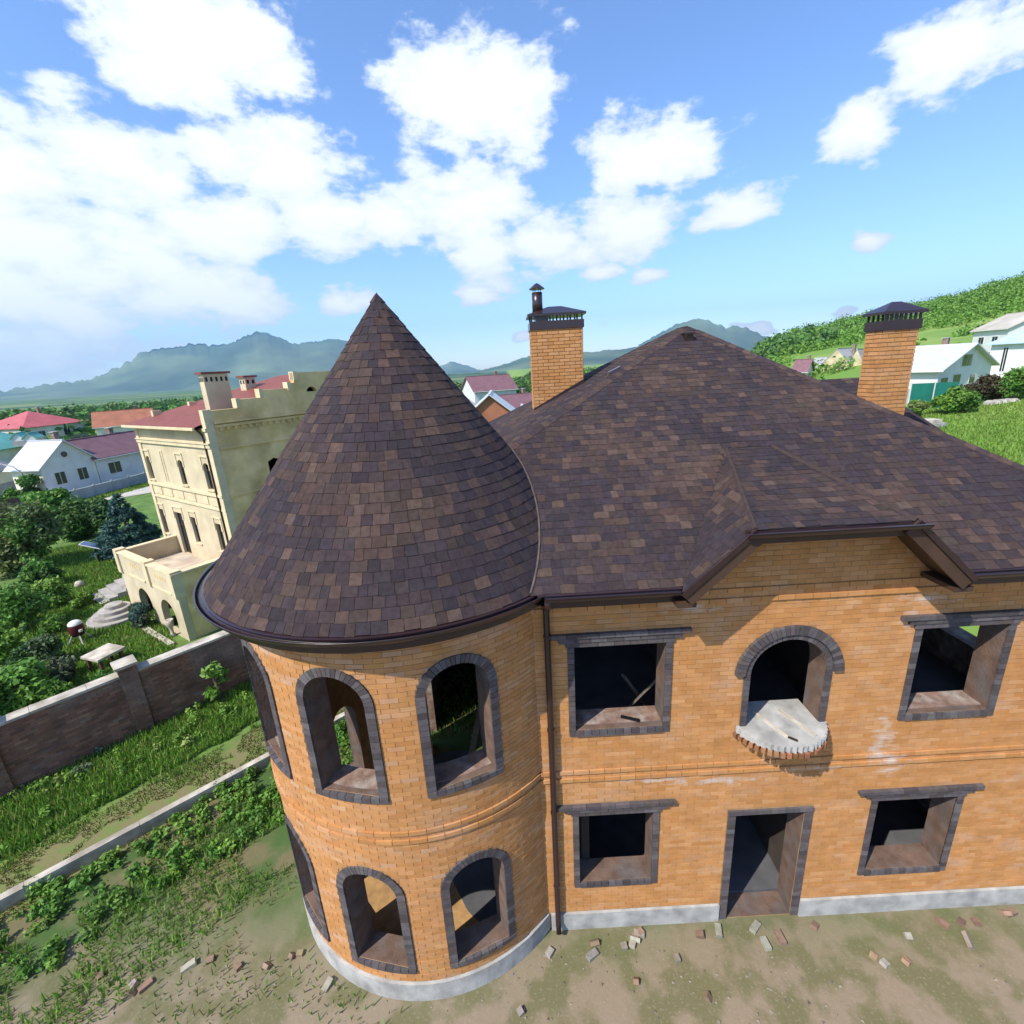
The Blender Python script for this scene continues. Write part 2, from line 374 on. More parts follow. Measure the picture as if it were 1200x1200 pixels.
# ------------------------------------------------------------------ the brick house with the round tower
WY = 6.5; TC = (-1.95, 8.5); TR = 2.95; EZ = 7.18; Y0 = 6.05
house = thing('brick_house', 'unfinished orange brick house with brown shingle roof and round cone-topped tower', 'house', (3.2, 12, 0), world=True)
def frame_node(name):
    o = bpy.data.objects.new(name, None); COL.objects.link(o); adopt(o, house); return o
def fmap(u, v, d): return (u, WY + d, v)
def tmap(u, v, d): t = u / TR; r = TR - d; return (TC[0] + r * math.cos(t), TC[1] + r * math.sin(t), v)
ORANGE = [(0.503, 0.236, 0.08), (0.523, 0.25, 0.09), (0.479, 0.215, 0.068), (0.514, 0.247, 0.094), (0.494, 0.228, 0.074), (0.543, 0.275, 0.112)]
def fcol(u, v): return jit(random.choice(ORANGE), .05)
def tcol(u, v):
    c = jit(random.choice(ORANGE), .06); w = 0
    if random.random() < .04: w = random.uniform(.1, .25)
    th = math.degrees(u / TR)
    if 228 < th < 276 and v > 6.1: w = max(w, random.uniform(-.25, .22))
    return tuple(c[i] * (1 - w) + (.6, .53, .48)[i] * w for i in range(3))
BROWN0 = [(.22, .14, .09), (.3, .27, .22), (.26, .17, .11)]
DARK = [(.085, .072, .075), (.105, .09, .092), (.07, .058, .058), (.12, .105, .105), (.095, .075, .07)]
def dcol(): return jit(random.choice(DARK), .15)
def piece(mapf, q, d0, d1): return ([mapf(*p, d0) for p in q] + [mapf(*p, d1) for p in q], BOXF, dcol())
def rect_trim(x0, x1, z0, z1, mapf=fmap):
    P, cuts = [], []; w = .1
    for e, a, b, pr in ((.13, 0, .08, .035), (.24, .085, .16, .05), (.37, .165, .235, .07)):
        u = x0 - e; cuts.append([(x0 - e, z1 + a - .005), (x1 + e, z1 + a - .005), (x1 + e, z1 + b + .005), (x0 - e, z1 + b + .005)])
        while u < x1 + e - .02:
            u2 = min(u + .25, x1 + e); P.append(piece(mapf, [(u + .003, z1 + a), (u2 - .003, z1 + a), (u2 - .003, z1 + b), (u + .003, z1 + b)], .01, -pr)); u = u2
    z = z0 - .11
    while z < z1 - .01:
        zt = min(z + .0975, z1)
        for a, b in ((x0 - w, x0), (x1, x1 + w)): P.append(piece(mapf, [(a, z + .004), (b, z + .004), (b, zt - .004), (a, zt - .004)], .01, -.03))
        z = zt
    n = max(3, round((x1 - x0) / .125))
    for i in range(n):
        a = x0 + (x1 - x0) * i / n; b = x0 + (x1 - x0) * (i + 1) / n; P.append(piece(mapf, [(a + .004, z0 - .11), (b - .004, z0 - .11), (b - .004, z0 - .004), (a + .004, z0 - .004)], .12, -.04))
    cuts.append([(x0 - w, z0 - .115), (x1 + w, z0 - .115), (x1 + w, z1), (x0 - w, z1)])
    return P, cuts
def ring(mapf, c, zs, r0_, r1_, n, d0, d1, a0=0, a1=PI):
    P = []
    for i in range(n):
        t0 = a0 + (a1 - a0) * (i + .05) / n; t1 = a0 + (a1 - a0) * (i + .95) / n
        P.append(piece(mapf, [(c + r0_ * math.cos(t0), zs + r0_ * math.sin(t0)), (c + r1_ * math.cos(t0), zs + r1_ * math.sin(t0)), (c + r1_ * math.cos(t1), zs + r1_ * math.sin(t1)), (c + r0_ * math.cos(t1), zs + r0_ * math.sin(t1))], d0, d1))
    return P
def jambs(mapf, c, hw, w, z0, z1, pr, sill=True):
    P = []; z = z0
    while z < z1 - .01:
        zt = min(z + .0975, z1)
        for a, b in ((c - hw - w, c - hw), (c + hw, c + hw + w)): P.append(piece(mapf, [(a, z + .004), (b, z + .004), (b, zt - .004), (a, zt - .004)], .01, -pr))
        z = zt
    if sill:
        n = round(2 * (hw + w) / .125)
        for i in range(n):
            a = c - hw - w + 2 * (hw + w) * i / n; b = a + 2 * (hw + w) / n; P.append(piece(mapf, [(a + .004, z0 - .1), (b - .004, z0 - .1), (b - .004, z0 - .006), (a + .004, z0 - .006)], .12, -pr - .01))
    return P
# --- front wall
OUT = [(.12, 0), (9.45, 0), (9.45, 7.0), (6.2, 7.0), (5.34, 7.8), (3.1, 7.8), (2.24, 7.0), (.12, 7.0)]
RECTS = [(.83, 2.25, 4.5, 6.05), (6.2, 7.55, 4.45, 6.03), (.85, 2.15, 1.15, 2.72), (6.05, 7.45, 1.05, 2.68)]
AX, AHW, AZ0, AZS = 4.2, .6, 4.4, 5.37
DOOR = [(3.6, .02), (4.8, .02), (4.8, 2.5), (3.6, 2.5)]
holes = [[(a, c), (b, c), (b, d), (a, d)] for a, b, c, d in RECTS] + [arch_poly(AX, AHW, AZ0, AZS), DOOR]
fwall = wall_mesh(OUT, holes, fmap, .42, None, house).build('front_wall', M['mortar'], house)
cuts = [arch_poly(AX, .7, AZ0 - .02, AZS), [(AX + .845 * math.cos(PI * i / 24), AZS + .845 * math.sin(PI * i / 24)) for i in range(25)], [(3.45, 0), (4.95, 0), (4.95, 2.62), (3.45, 2.62)], [(3.44, 4.2), (4.94, 4.2), (4.94, 4.412), (3.44, 4.412)]]
trims = []
for r in RECTS:
    P, c = rect_trim(*r); trims.append(P); cuts += c
bk = brick_courses(OUT, cuts, fmap, .42, 7.8, colf=fcol, bands=((3.42, 3.5), (3.6, 3.68), (6.83, 6.91), (6.63, 6.71)))
emit(bk, fwall, 'brick', 'brickwork', M['brick'])
for P in trims:
    w = frame_node('window_surround'); emit(P, w, 'brick', 'brickwork', M['darkbrick'], 120, (0, 262, 1200, 1200))
aw = frame_node('window_surround')
emit(ring(fmap, AX, AZS, AHW, .69, 24, .01, -.03) + ring(fmap, AX, AZS, .695, .84, 34, .01, -.06) + jambs(fmap, AX, AHW, .09, AZ0, AZS, .03, False), aw, 'brick', 'brickwork', M['darkbrick'], 200)
dw = frame_node('door_surround')
emit([piece(fmap, [(3.46 + .247 * i, 2.535), (3.702 + .247 * i, 2.535), (3.702 + .247 * i, 2.62), (3.46 + .247 * i, 2.62)], .01, -.04) for i in range(6)]
     + [piece(fmap, [(a, .1 * k + .02), (a + .13, .1 * k + .02), (a + .13, .1 * k + .11), (a, .1 * k + .11)], .01, -.03) for k in range(25) for a in (3.46, 4.81)], dw, 'brick', 'brickwork', M['darkbrick'], 80, (0, 262, 1200, 1200))
MB().box(.3, WY - .05, 0, 3.44, WY - .002, .4).box(4.96, WY - .05, 0, 9.5, WY - .002, .4).build('plinth', M['conc'], house)
# window sills of bare mortar inside the reveals
for a, b, c, d in RECTS[:2]: MB().box(a - .02, WY + .1, c - .06, b + .02, WY + .46, c + .012).build('sill', M['roughbrick'], house)
# --- other walls, kept plain where nothing is seen of them
MB().box(9.03, WY + .42, 0, 9.45, 7.7, 6.98).box(9.03, 7.7, 0, 9.45, 10.0, 4.35).box(9.03, 7.7, 6.3, 9.45, 10.0, 6.98).box(9.03, 10.0, 0, 9.45, 17.6, 6.98).build('side_wall', M['roughbrick'], house)
MB().box(-3.0, 17.2, 0, 9.03, 17.6, 6.98).build('rear_wall', M['roughbrick'], house)
MB().box(-3.0, 11.9, 0, -2.6, 17.2, 6.98).build('side_wall', M['roughbrick'], house)
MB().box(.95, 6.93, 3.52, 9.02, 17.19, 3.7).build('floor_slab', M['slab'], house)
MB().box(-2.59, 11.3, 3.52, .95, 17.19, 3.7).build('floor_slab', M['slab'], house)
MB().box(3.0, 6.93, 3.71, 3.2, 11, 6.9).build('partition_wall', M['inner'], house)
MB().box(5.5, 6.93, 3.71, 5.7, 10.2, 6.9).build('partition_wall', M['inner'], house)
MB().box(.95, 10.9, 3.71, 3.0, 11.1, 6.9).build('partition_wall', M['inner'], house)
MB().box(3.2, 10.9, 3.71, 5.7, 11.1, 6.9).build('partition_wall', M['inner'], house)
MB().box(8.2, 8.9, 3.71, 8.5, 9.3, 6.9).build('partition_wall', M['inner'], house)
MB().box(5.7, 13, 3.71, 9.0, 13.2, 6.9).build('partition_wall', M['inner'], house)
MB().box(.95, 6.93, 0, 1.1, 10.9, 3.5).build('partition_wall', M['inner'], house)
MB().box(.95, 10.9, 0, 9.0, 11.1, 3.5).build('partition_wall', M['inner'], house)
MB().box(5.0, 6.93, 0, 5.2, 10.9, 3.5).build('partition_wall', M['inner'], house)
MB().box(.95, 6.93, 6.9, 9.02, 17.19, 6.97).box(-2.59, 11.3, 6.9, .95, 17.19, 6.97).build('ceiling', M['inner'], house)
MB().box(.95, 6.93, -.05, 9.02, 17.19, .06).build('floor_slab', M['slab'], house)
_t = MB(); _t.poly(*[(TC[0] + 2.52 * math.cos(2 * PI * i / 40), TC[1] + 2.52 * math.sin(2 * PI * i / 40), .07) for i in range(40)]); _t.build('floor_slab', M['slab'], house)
# --- tower wall
TH0, TH1 = rad(104), rad(317.6)
wins = [223.4, 257.2, 291.0, 189.6, 155.8, 122.0]
THW, TWZ0, TWZS = .46, 4.36, 5.92
LW0, LWS = .75, 2.35
tout = [(TH0 * TR, 0), (TH1 * TR, 0), (TH1 * TR, 7.05), (TH0 * TR, 7.05)]
tholes = [arch_poly(rad(w) * TR, THW, TWZ0, TWZS, 12) for w in wins] + [arch_poly(rad(w) * TR, THW, LW0, LWS, 12) for w in wins]
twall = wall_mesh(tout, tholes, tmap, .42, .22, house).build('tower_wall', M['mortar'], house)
tcuts, TP = [], []
for w in wins:
    c = rad(w) * TR
    for z0, zs in ((TWZ0, TWZS), (LW0, LWS)):
        tcuts.append(arch_poly(c, THW + .135, z0 - .105, zs, 20)); TP.append((w, ring(tmap, c, zs, THW, THW + .13, 24, .01, -.03) + jambs(tmap, c, THW, .13, z0, zs, .03)))
emit(brick_courses(tout, tcuts, tmap, .42, 7.03, L=.26, colf=tcol, bands=((3.42, 3.5), (3.6, 3.69))), twall, 'brick', 'brickwork', M['brick'])
for w, P in TP:
    o = frame_node('window_surround'); emit(P, o, 'brick', 'brickwork', M['darkbrick'], 90 if w in (223.4, 257.2, 291.0) else 0, (0, 262, 1200, 1200))
for w in wins[:3]:       # rough sills
    a, b = rad(w) - THW / TR - .01, rad(w) + THW / TR + .01; mb = MB(); n = 6
    for i in range(n):
        t0, t1 = a + (b - a) * i / n, a + (b - a) * (i + 1) / n; mb.hexa([tmap(t0 * TR, TWZ0 - .05, .12), tmap(t1 * TR, TWZ0 - .05, .12), tmap(t1 * TR, TWZ0 - .05, .47), tmap(t0 * TR, TWZ0 - .05, .47)], [tmap(t0 * TR, TWZ0 + .012, .12), tmap(t1 * TR, TWZ0 + .012, .12), tmap(t1 * TR, TWZ0 + .012, .47), tmap(t0 * TR, TWZ0 + .012, .47)])
    mb.build('sill', M['roughbrick'], house)
# tower plinth and ceiling
mb = MB(); n = 48
for i in range(n):
    t0, t1 = TH0 + (TH1 - TH0) * i / n, TH0 + (TH1 - TH0) * (i + 1) / n
    mb.poly(*[(TC[0] + r * math.cos(t), TC[1] + r * math.sin(t), z) for t, r, z in ((t0, TR + .05, 0), (t1, TR + .05, 0), (t1, TR + .05, .4), (t0, TR + .05, .4))])
    mb.poly(*[(TC[0] + r * math.cos(t), TC[1] + r * math.sin(t), .4) for t, r in ((t0, TR + .05), (t1, TR + .05), (t1, TR - .01), (t0, TR - .01))])
mb.build('plinth', M['conc'], house)
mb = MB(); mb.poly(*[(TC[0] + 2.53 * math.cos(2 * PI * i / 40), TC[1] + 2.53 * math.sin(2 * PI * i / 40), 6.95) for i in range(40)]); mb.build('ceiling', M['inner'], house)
# --- balcony slab on a ring of header bricks
hc, sg = .74, .53; rb = (hc * hc + sg * sg) / (2 * sg); yb = WY - sg + rb; ang = math.asin(hc / rb)
def arcp(k, n, dr=0): t = -ang + 2 * ang * k / n; return (AX - .02 + (rb + dr) * math.sin(t), yb - (rb + dr) * math.cos(t))
pl = [arcp(k, 44, (.022 if k % 2 else -.012) + random.uniform(-.012, .012)) for k in range(45)] + [(AX + AHW - .01, WY - .002), (AX + AHW - .01, WY + .55), (AX - AHW + .01, WY + .55), (AX - AHW + .01, WY - .002)]
bs = MB(); nb = len(pl); bs.add([(x, y, 4.3) for x, y in pl] + [(x, y, 4.405) for x, y in pl], [tuple(range(nb))[::-1], tuple(range(nb, 2 * nb))] + [(i, (i + 1) % nb, nb + (i + 1) % nb, nb + i) for i in range(nb)])
bs = bs.build('balcony_slab', M['conc'], house)
for k in range(22):
    (xa, ya), (xb, yb2) = arcp(k + .12, 22), arcp(k + .82, 22); d = Vector(((xa + xb) / 2 - AX, (ya + yb2) / 2 - yb, 0)).normalized() * random.uniform(.02, .05); e = d.normalized() * .16
    z0, z1 = 4.215 + random.uniform(-.008, .008), 4.298
    mb = MB().hexa([(xa - e.x, ya - e.y, z0), (xa + d.x, ya + d.y, z0), (xb + d.x, yb2 + d.y, z0), (xb - e.x, yb2 - e.y, z0)], [(xa - e.x, ya - e.y, z1), (xa + d.x, ya + d.y, z1), (xb + d.x, yb2 + d.y, z1), (xb - e.x, yb2 - e.y, z1)], jit((.30, .13, .06), .3)); o = mb.build('brick', M['brick']); o.parent = bs
for x in (-.2, .24):
    o = MB().bar((AX + x - .12, WY + .3, 4.41), (AX + x + .12, WY - .33, 4.41), .05, .03).build('mortar_ridge', M['concw']); o.parent = bs

# --- roofs
T32 = math.tan(rad(32)); RA = Vector((4.35, 12.03, 10.92)); XL, XR = -3.42, 9.9; RB = Vector((4.35, 12.6, 10.92)); YB = 17.9
FL, FR, BL, BR = Vector((XL, Y0, EZ)), Vector((XR, Y0, EZ)), Vector((XL, YB, EZ)), Vector((XR, YB, EZ))
CA = Vector((TC[0] - .03, TC[1], 11.46)); CR = 3.27
def cone_r(z): return CR * (CA.z - z) / (CA.z - EZ)
def plane_h(x, y):
    hs = []
    for a, b, c in ((FL, FR, RA), (BR, BL, RB), (BL, FL, RA), (FR, BR, RA)):
        n = (b - a).cross(c - a); hs.append(a.z - (n.x * (x - a.x) + n.y * (y - a.y)) / n.z)
    return min(hs)
TAB = [(0.04, 0.03, 0.035), (0.046, 0.033, 0.036), (0.052, 0.036, 0.036), (0.061, 0.041, 0.036), (0.073, 0.046, 0.038), (0.083, 0.053, 0.042), (0.091, 0.059, 0.047)]
def tabcol(a, b):
    s = math.sin(a * 1.7 + 1.3 * math.sin(b * 2.3)) + math.sin(b * 1.9 + a * .8) + random.gauss(0, 1.0)
    c = TAB[min(6, max(0, int(2.4 + s * 1.25)))] if random.random() < .75 else random.choice(TAB); return jit(c, .14)
def shingles(P0, U, V, poly, e=.145, keep=None, w=(.11, .25)):
    Nn = U.cross(V).normalized(); out = []; v = min(p[1] for p in poly); vmax = max(p[1] for p in poly)
    def clampu(iv, m_, x):
        if not iv: return m_
        lo, hi = min(iv, key=lambda q: max(q[0] - m_, m_ - q[1], 0)); return min(max(x, lo), hi)
    while v < vmax:
        ve = min(v + e + .02, vmax - .002); ivl, ivh = spans(poly, v + .004), spans(poly, min(v + e, vmax - .004))
        for s, t in spans(poly, min(v + e * .5, vmax - .01)):
            u = s - random.uniform(0, .15)
            while u < t:
                u2 = u + random.uniform(*w); a, b = max(u, s), min(u2, t)
                if b - a > .02:
                    c = P0 + U * ((a + b) / 2) + V * (v + e / 2)
                    if keep is None or keep(c):
                        h = .007 + random.uniform(0, .006); dv = random.uniform(-.006, .012); mu = (a + b) / 2; xa, xb = (clampu(ivl, mu, a) if a <= s + .001 else a), (clampu(ivl, mu, b) if b >= t - .001 else b); xc, xd = clampu(ivh, mu, b), clampu(ivh, mu, a)
                        if a <= s + .001 and ivl: xa = min(ivl, key=lambda q_: abs(q_[0] - a))[0]
                        if b >= t - .001 and ivl: xb = min(ivl, key=lambda q_: abs(q_[1] - b))[1]
                        q = [(xa + .003, v - dv), (xb - .003, v - dv), (xc - .003, ve), (xd + .003, ve)]
                        vs = [P0 + U * x + V * y + Nn * .001 for x, y in q] + [P0 + U * x + V * y + Nn * k for (x, y), k in zip(q, (h, h, .003, .003))]
                        out.append((vs, BOXF, tabcol((a + b) / 2 + P0.y, v)))
                u = u2
        v += e
    return out
def plane_poly(P0, U, V, pts): return [((p - P0).dot(U), (p - P0).dot(V)) for p in pts]
def roof_plane(name, pts, keep=None, limit=300, e=.145, edge=0.06):
    P0 = pts[0]; U = (pts[1] - pts[0]).normalized(); Nn = U.cross(pts[-1] - pts[0]).normalized(); V = Nn.cross(U)
    mb = MB(); lo = [p - Nn * .08 for p in pts]; n = len(pts); mb.add(list(pts) + lo, [tuple(range(n)), tuple(range(n, 2 * n))[::-1]] + [(i, i + n, (i + 1) % n + n, (i + 1) % n) for i in range(n)])
    o = mb.build(name, M['deck'], house); emit(shingles(P0, U, V, plane_poly(P0, U, V, pts), e, keep), o, 'shingle', 'shingle_courses', M['shingle'], limit); return o
def outside_cone(c): return math.hypot(c.x - TC[0], c.y - TC[1]) > cone_r(c.z) - .12
XC = AX + .02; DH = 1.92; SL = .95; GZ, GY = 8.0, 5.92
hipL, hipR = XC - DH + (GZ - EZ) / SL, XC + DH - (GZ - EZ) / SL; ZT = 8.62; YT = Y0 + (ZT - EZ) / T32; tL, tR = XC - DH + (ZT - EZ) / SL, XC + DH - (ZT - EZ) / SL
dA, dB = Vector((XC - DH, Y0, EZ)), Vector((XC + DH, Y0, EZ))
FLc, FRc = Vector((.1, Y0, EZ)), FR
roof_plane('main_roof', [FL, dA, Vector((tL, YT, ZT)), Vector((tR, YT, ZT)), dB, FR, RA], outside_cone)
roof_plane('main_roof', [BL, FL, RA, RB], outside_cone, 60)
roof_plane('main_roof', [FR, BR, RB, RA], None, 0, .3)
roof_plane('main_roof', [BR, BL, RB], None, 0, .3)
# dormer over the arched window: clipped gable
LB, LT, VT = Vector((XC - DH - .06, GY, EZ - .057)), Vector((hipL, GY, GZ)), Vector((tL, YT, ZT)); RBt, RT, VR = Vector((XC + DH + .06, GY, EZ - .057)), Vector((hipR, GY, GZ)), Vector((tR, YT, ZT))
roof_plane('dormer_roof', [LT, RT, VR, VT], None, 160)
def dormer_side(a, b, c, d, left):
    mb = MB(); up_ = Vector((0, 0, .012)); pts = [p + up_ for p in ((a, b, c, d) if left else (d, c, b, a))]; n = (pts[1] - pts[0]).cross(pts[2] - pts[0]).normalized(); lo = [p - n * .08 for p in pts]
    mb.add(pts + lo, [(0, 1, 2, 3), (7, 6, 5, 4)] + [(i, i + 4, (i + 1) % 4 + 4, (i + 1) % 4) for i in range(4)]); o = mb.build('dormer_roof', M['deck'], house)
    U = Vector((0, -1, 0)) if left else Vector((0, 1, 0)); V = n.cross(U); P0 = d + up_
    emit(shingles(P0, U, V, plane_poly(P0, U, V, pts)), o, 'shingle', 'shingle_courses', M['shingle'], 40)
dormer_side(LB, LT, VT, dA, True); dormer_side(RBt, RT, VR, dB, False)
# right rear wing whose ridge shows behind the right hip
wr = [Vector((5.5, 13.0, 9.46)), Vector((9.35, 13.0, 9.46))]
roof_plane('wing_roof', [Vector((5.5, 9.6, 7.33)), Vector((10.6, 9.6, 7.33)), wr[1], wr[0]], lambda c: c.z > plane_h(c.x, c.y), 30)
roof_plane('wing_roof', [Vector((10.6, 9.6, 7.33)), Vector((10.6, 16.4, 7.33)), wr[1]], None, 0, .3)
roof_plane('wing_roof', [Vector((10.6, 16.4, 7.33)), Vector((5.5, 16.4, 7.33)), wr[0], wr[1]], None, 0, .3)
# cone roof
nseg = 72; mb = MB(); base = [(CA.x + CR * math.cos(2 * PI * i / nseg), CA.y + CR * math.sin(2 * PI * i / nseg), EZ) for i in range(nseg)]
mb.add(base + [tuple(CA)], [(i, (i + 1) % nseg, nseg) for i in range(nseg)] + [tuple(range(nseg))[::-1]]); cone = mb.build('tower_roof', M['deck'], house)
P = []; e = .158; slant = math.hypot(CR, CA.z - EZ); k = 0; cz = math.cos(math.atan2(CA.z - EZ, CR)); sz = math.sin(math.atan2(CA.z - EZ, CR)); v = 0
while v < slant - .05:
    r_lo = CR * (1 - v / slant); v2 = min(v + e + .02, slant - .005); r_hi = CR * (1 - v2 / slant); t = random.uniform(0, .3); tend = t + 2 * PI
    while t < tend - .01:
        wd = random.uniform(.12, .24) if r_lo > .25 else random.uniform(.10, .16); t2 = min(t + wd / max(r_lo, .03), tend); 
        if tend - t2 < .05 / max(r_lo, .05): t2 = tend
        t2 = min(t2, t + 1.3); tm = (t + t2) / 2; zl = EZ + v * sz
        if zl > plane_h(CA.x + r_lo * math.cos(tm), CA.y + r_lo * math.sin(tm)) - .15 or r_lo > 3.25 and math.sin(tm) < -.4:
            g = .003 / max(r_lo, .05); h = .008 + random.uniform(0, .007); dv = random.uniform(-.006, .012)
            def cp(tt, vv, o): r = CR * (1 - vv / slant) + o * sz; return (CA.x + r * math.cos(tt), CA.y + r * math.sin(tt), EZ + vv * sz + o * cz)
            sub = 1.0 / math.cos((t2 - t) / 2)
            q = [(t + g, v - dv), (t2 - g, v - dv), (t2 - g, v2), (t + g, v2)]; sag = r_lo * (sub - 1) * .7
            P.append(([cp(a, b, .001) for a, b in q] + [cp(a, b, o + sag) for (a, b), o in zip(q, (h, h, .003, .003))], BOXF, tabcol(t * 2.4 + v * .7, v * 1.3)))
        t = t2
    v += e
emit(P, cone, 'shingle', 'shingle_courses', M['shingle'])
MB().lathe((CA.x, CA.y, CA.z), [(.075, -.085), (.04, -.03), (.0, .03)], 14).build('finial_cap', M['metal'], house)
# flashing where the cone meets the roof
pts = []
for i in range(400):
    t = rad(-75 + 150 * i / 399.0); lo, hi = 0.0, CR
    # walk in from the rim until the cone rises above the roof plane
    for _ in range(30):
        mid = (lo + hi) / 2; x, y = CA.x + mid * math.cos(t), CA.y + mid * math.sin(t); zc = EZ + (CR - mid) / CR * (CA.z - EZ)
        if zc > plane_h(x, y): lo = mid
        else: hi = mid
    if hi < CR - .002: pts.append((CA.x + lo * math.cos(t), CA.y + lo * math.sin(t), EZ + (CR - lo) / CR * (CA.z - EZ) + .012))
if len(pts) > 4: MB().tube(pts[::4], .022, 6).build('flashing', M['flash'], house)
# hip caps
def hipcaps(a, b, s1, s2, n_):
    P = []; d = (b - a); L_ = d.length; d.normalize(); k = int((L_ - .24) / .17)
    for i in range(k):
        p, q = a + d * (i * .17), a + d * (i * .17 + .2); o1, o2 = n_ * (.026 + random.uniform(0, .003)), n_ * .019; c = jit(random.choice(TAB[1:6]), .12); c = tuple(x * 1.15 for x in c); w = .125
        vs = [p + o1, p + s1 * w + o1 * .6, q + s1 * w + o2 * .6, q + o2, p + s2 * w + o1 * .6, q + s2 * w + o2 * .6]; lo = [x - n_ * .03 for x in vs]
        P.append((vs + lo, [(3, 2, 1, 0), (0, 4, 5, 3), (0, 1, 7, 6), (4, 0, 6, 10), (1, 2, 8, 7), (5, 4, 10, 11)], c))
    o = frame_node('ridge_cap'); emit(P, o, 'shingle', 'shingle_courses', M['shingle'], 60)
def side_dirs(a, b, pa, pb):   # in-plane directions away from the hip, towards points pa and pb
    d = (b - a).normalized(); r = []
    for p in (pa, pb): v = p - a; v = v - d * v.dot(d); r.append(v.normalized())
    n = -(r[0] + r[1]).normalized(); return r[0], r[1], n if n.z > 0 else -n
i0 = FL + (RA - FL) * .28
for a, b, pa, pb in ((i0, RA, FR, BL), (FR, RA, FL, BR)):
    s1, s2, n_ = side_dirs(a, b, pa, pb); hipcaps(a, b, s1, s2, n_)
for a, b in ((LT, VT), (RT, VR)): MB().tube([a + Vector((0, 0, .004)), b + Vector((0, 0, .012))], .036, 6, TAB[3]).build('hip_strip', M['shingle'], house)
# vents on the roof
vp = onY(806, 394, 11.55); vp = Vector((vp.x, vp.y, plane_h(vp.x, vp.y)))
mb = MB().hexa([(vp.x - .11, vp.y - .1, vp.z - .08), (vp.x + .11, vp.y - .1, vp.z - .08), (vp.x + .11, vp.y + .16, vp.z), (vp.x - .11, vp.y + .16, vp.z)], [(vp.x - .08, vp.y - .12, vp.z + .1), (vp.x + .08, vp.y - .12, vp.z + .1), (vp.x + .06, vp.y + .16, vp.z + .12), (vp.x - .06, vp.y + .16, vp.z + .12)]).box(vp.x - .1, vp.y - .16, vp.z + .1, vp.x + .1, vp.y + .17, vp.z + .125)
mb.build('roof_vent', M['metal'], house)
hp = onP_hip = RA + (FL - RA) * .245; hp = Vector((hp.x - .1, hp.y + .12, 0)); hp.z = plane_h(hp.x, hp.y)
MB().hexa([(hp.x - .14, hp.y - .1, hp.z - .06), (hp.x + .14, hp.y - .1, hp.z + .07), (hp.x + .14, hp.y + .1, hp.z + .07), (hp.x - .14, hp.y + .1, hp.z - .06)], [(hp.x - .12, hp.y - .08, hp.z + .05), (hp.x + .13, hp.y - .08, hp.z + .16), (hp.x + .13, hp.y + .08, hp.z + .16), (hp.x - .12, hp.y + .08, hp.z + .05)]).build('roof_vent', M['metal'], house)
# --- eaves: fascia, soffit, gutter, downpipe
def sweep(path, nrm, prof, closed=True):
    mb = MB(); k = len(prof); 
    vs = [(p[0] + n[0] * a, p[1] + n[1] * a, p[2] + b) for p, n in zip(path, nrm) for a, b in prof]
    fs = [(i * k + j, i * k + (j + 1) % k, (i + 1) * k + (j + 1) % k, (i + 1) * k + j) for i in range(len(path) - 1) for j in range(k)]
    fs += [tuple(range(k))[::-1], tuple((len(path) - 1) * k + j for j in range(k))]
    return mb.add(vs, fs)
GUT = [(.075 * math.cos(PI + PI * i / 8), .075 * math.sin(PI + PI * i / 8)) for i in range(9)] + [(.09, .012), (.062, .012)] + [(.062 * math.cos(-PI * i / 8), .062 * math.sin(-PI * i / 8)) for i in range(1, 8)] + [(-.062, 0)]
GUT = [(a + .045, b) for a, b in GUT]
RIM = [(CA.x + CR * math.cos(t), CA.y + CR * math.sin(t)) for t in (rad(104 + (318.2 - 104) * i / 60) for i in range(61))]
tp = [(CA.x + (CR + .02) * math.cos(rad(104 + (316.8 - 104) * i / 60)), CA.y + (CR + .02) * math.sin(rad(104 + (316.8 - 104) * i / 60)), EZ - .02) for i in range(61)]
tn = [(math.cos(rad(104 + (316.8 - 104) * i / 60)), math.sin(rad(104 + (316.8 - 104) * i / 60))) for i in range(61)]
sweep(tp, tn, GUT).build('gutter', M['metal'], house, True)
sweep([(p[0], p[1], EZ) for p in tp], tn, [(-.075, -.25), (-.04, -.25), (-.04, -.01), (-.075, -.01)]).build('fascia', M['metal'], house)
sweep([(p[0], p[1], EZ) for p in tp], tn, [(-.40, -.235), (-.077, -.235), (-.077, -.22), (-.40, -.22)]).build('soffit', M['soffit'], house)
sweep([(p[0], p[1], EZ) for p in tp], tn, [(-.12, .012), (.03, -.012), (.03, -.03), (-.12, -.01)]).build('drip_edge', M['metal'], house)
for xa, xb in ((.38, XC - DH - .02), (XC + DH + .02, XR)):
    nn = [(0, -1)] * 2
    sweep([(xa, Y0 - .02, EZ - .02), (xb, Y0 - .02, EZ - .02)], nn, GUT).build('gutter', M['metal'], house)
    sweep([(xa, Y0, EZ), (xb, Y0, EZ)], nn, [(-.085, -.25), (-.05, -.25), (-.05, -.01), (-.085, -.01)]).build('fascia', M['metal'], house)
    sweep([(xa - .05, Y0, EZ), (xb, Y0, EZ)], nn, [(-.45, -.235), (-.087, -.235), (-.087, -.22), (-.45, -.22)]).build('soffit', M['soffit'], house)
    sweep([(xa - .1, Y0, EZ), (xb, Y0, EZ)], nn, [(-.12, .075), (.03, -.015), (.03, -.03), (-.12, .055)]).build('drip_edge', M['metal'], house)
sweep([(hipL - .12, GY - .02, GZ - .02), (hipR + .12, GY - .02, GZ - .02)], [(0, -1)] * 2, GUT).build('gutter', M['metal'], house)
sweep([(hipL - .1, GY, GZ), (hipR + .1, GY, GZ)], [(0, -1)] * 2, [(-.08, -.22), (-.045, -.22), (-.045, -.01), (-.08, -.01)]).build('fascia', M['soffit'], house)
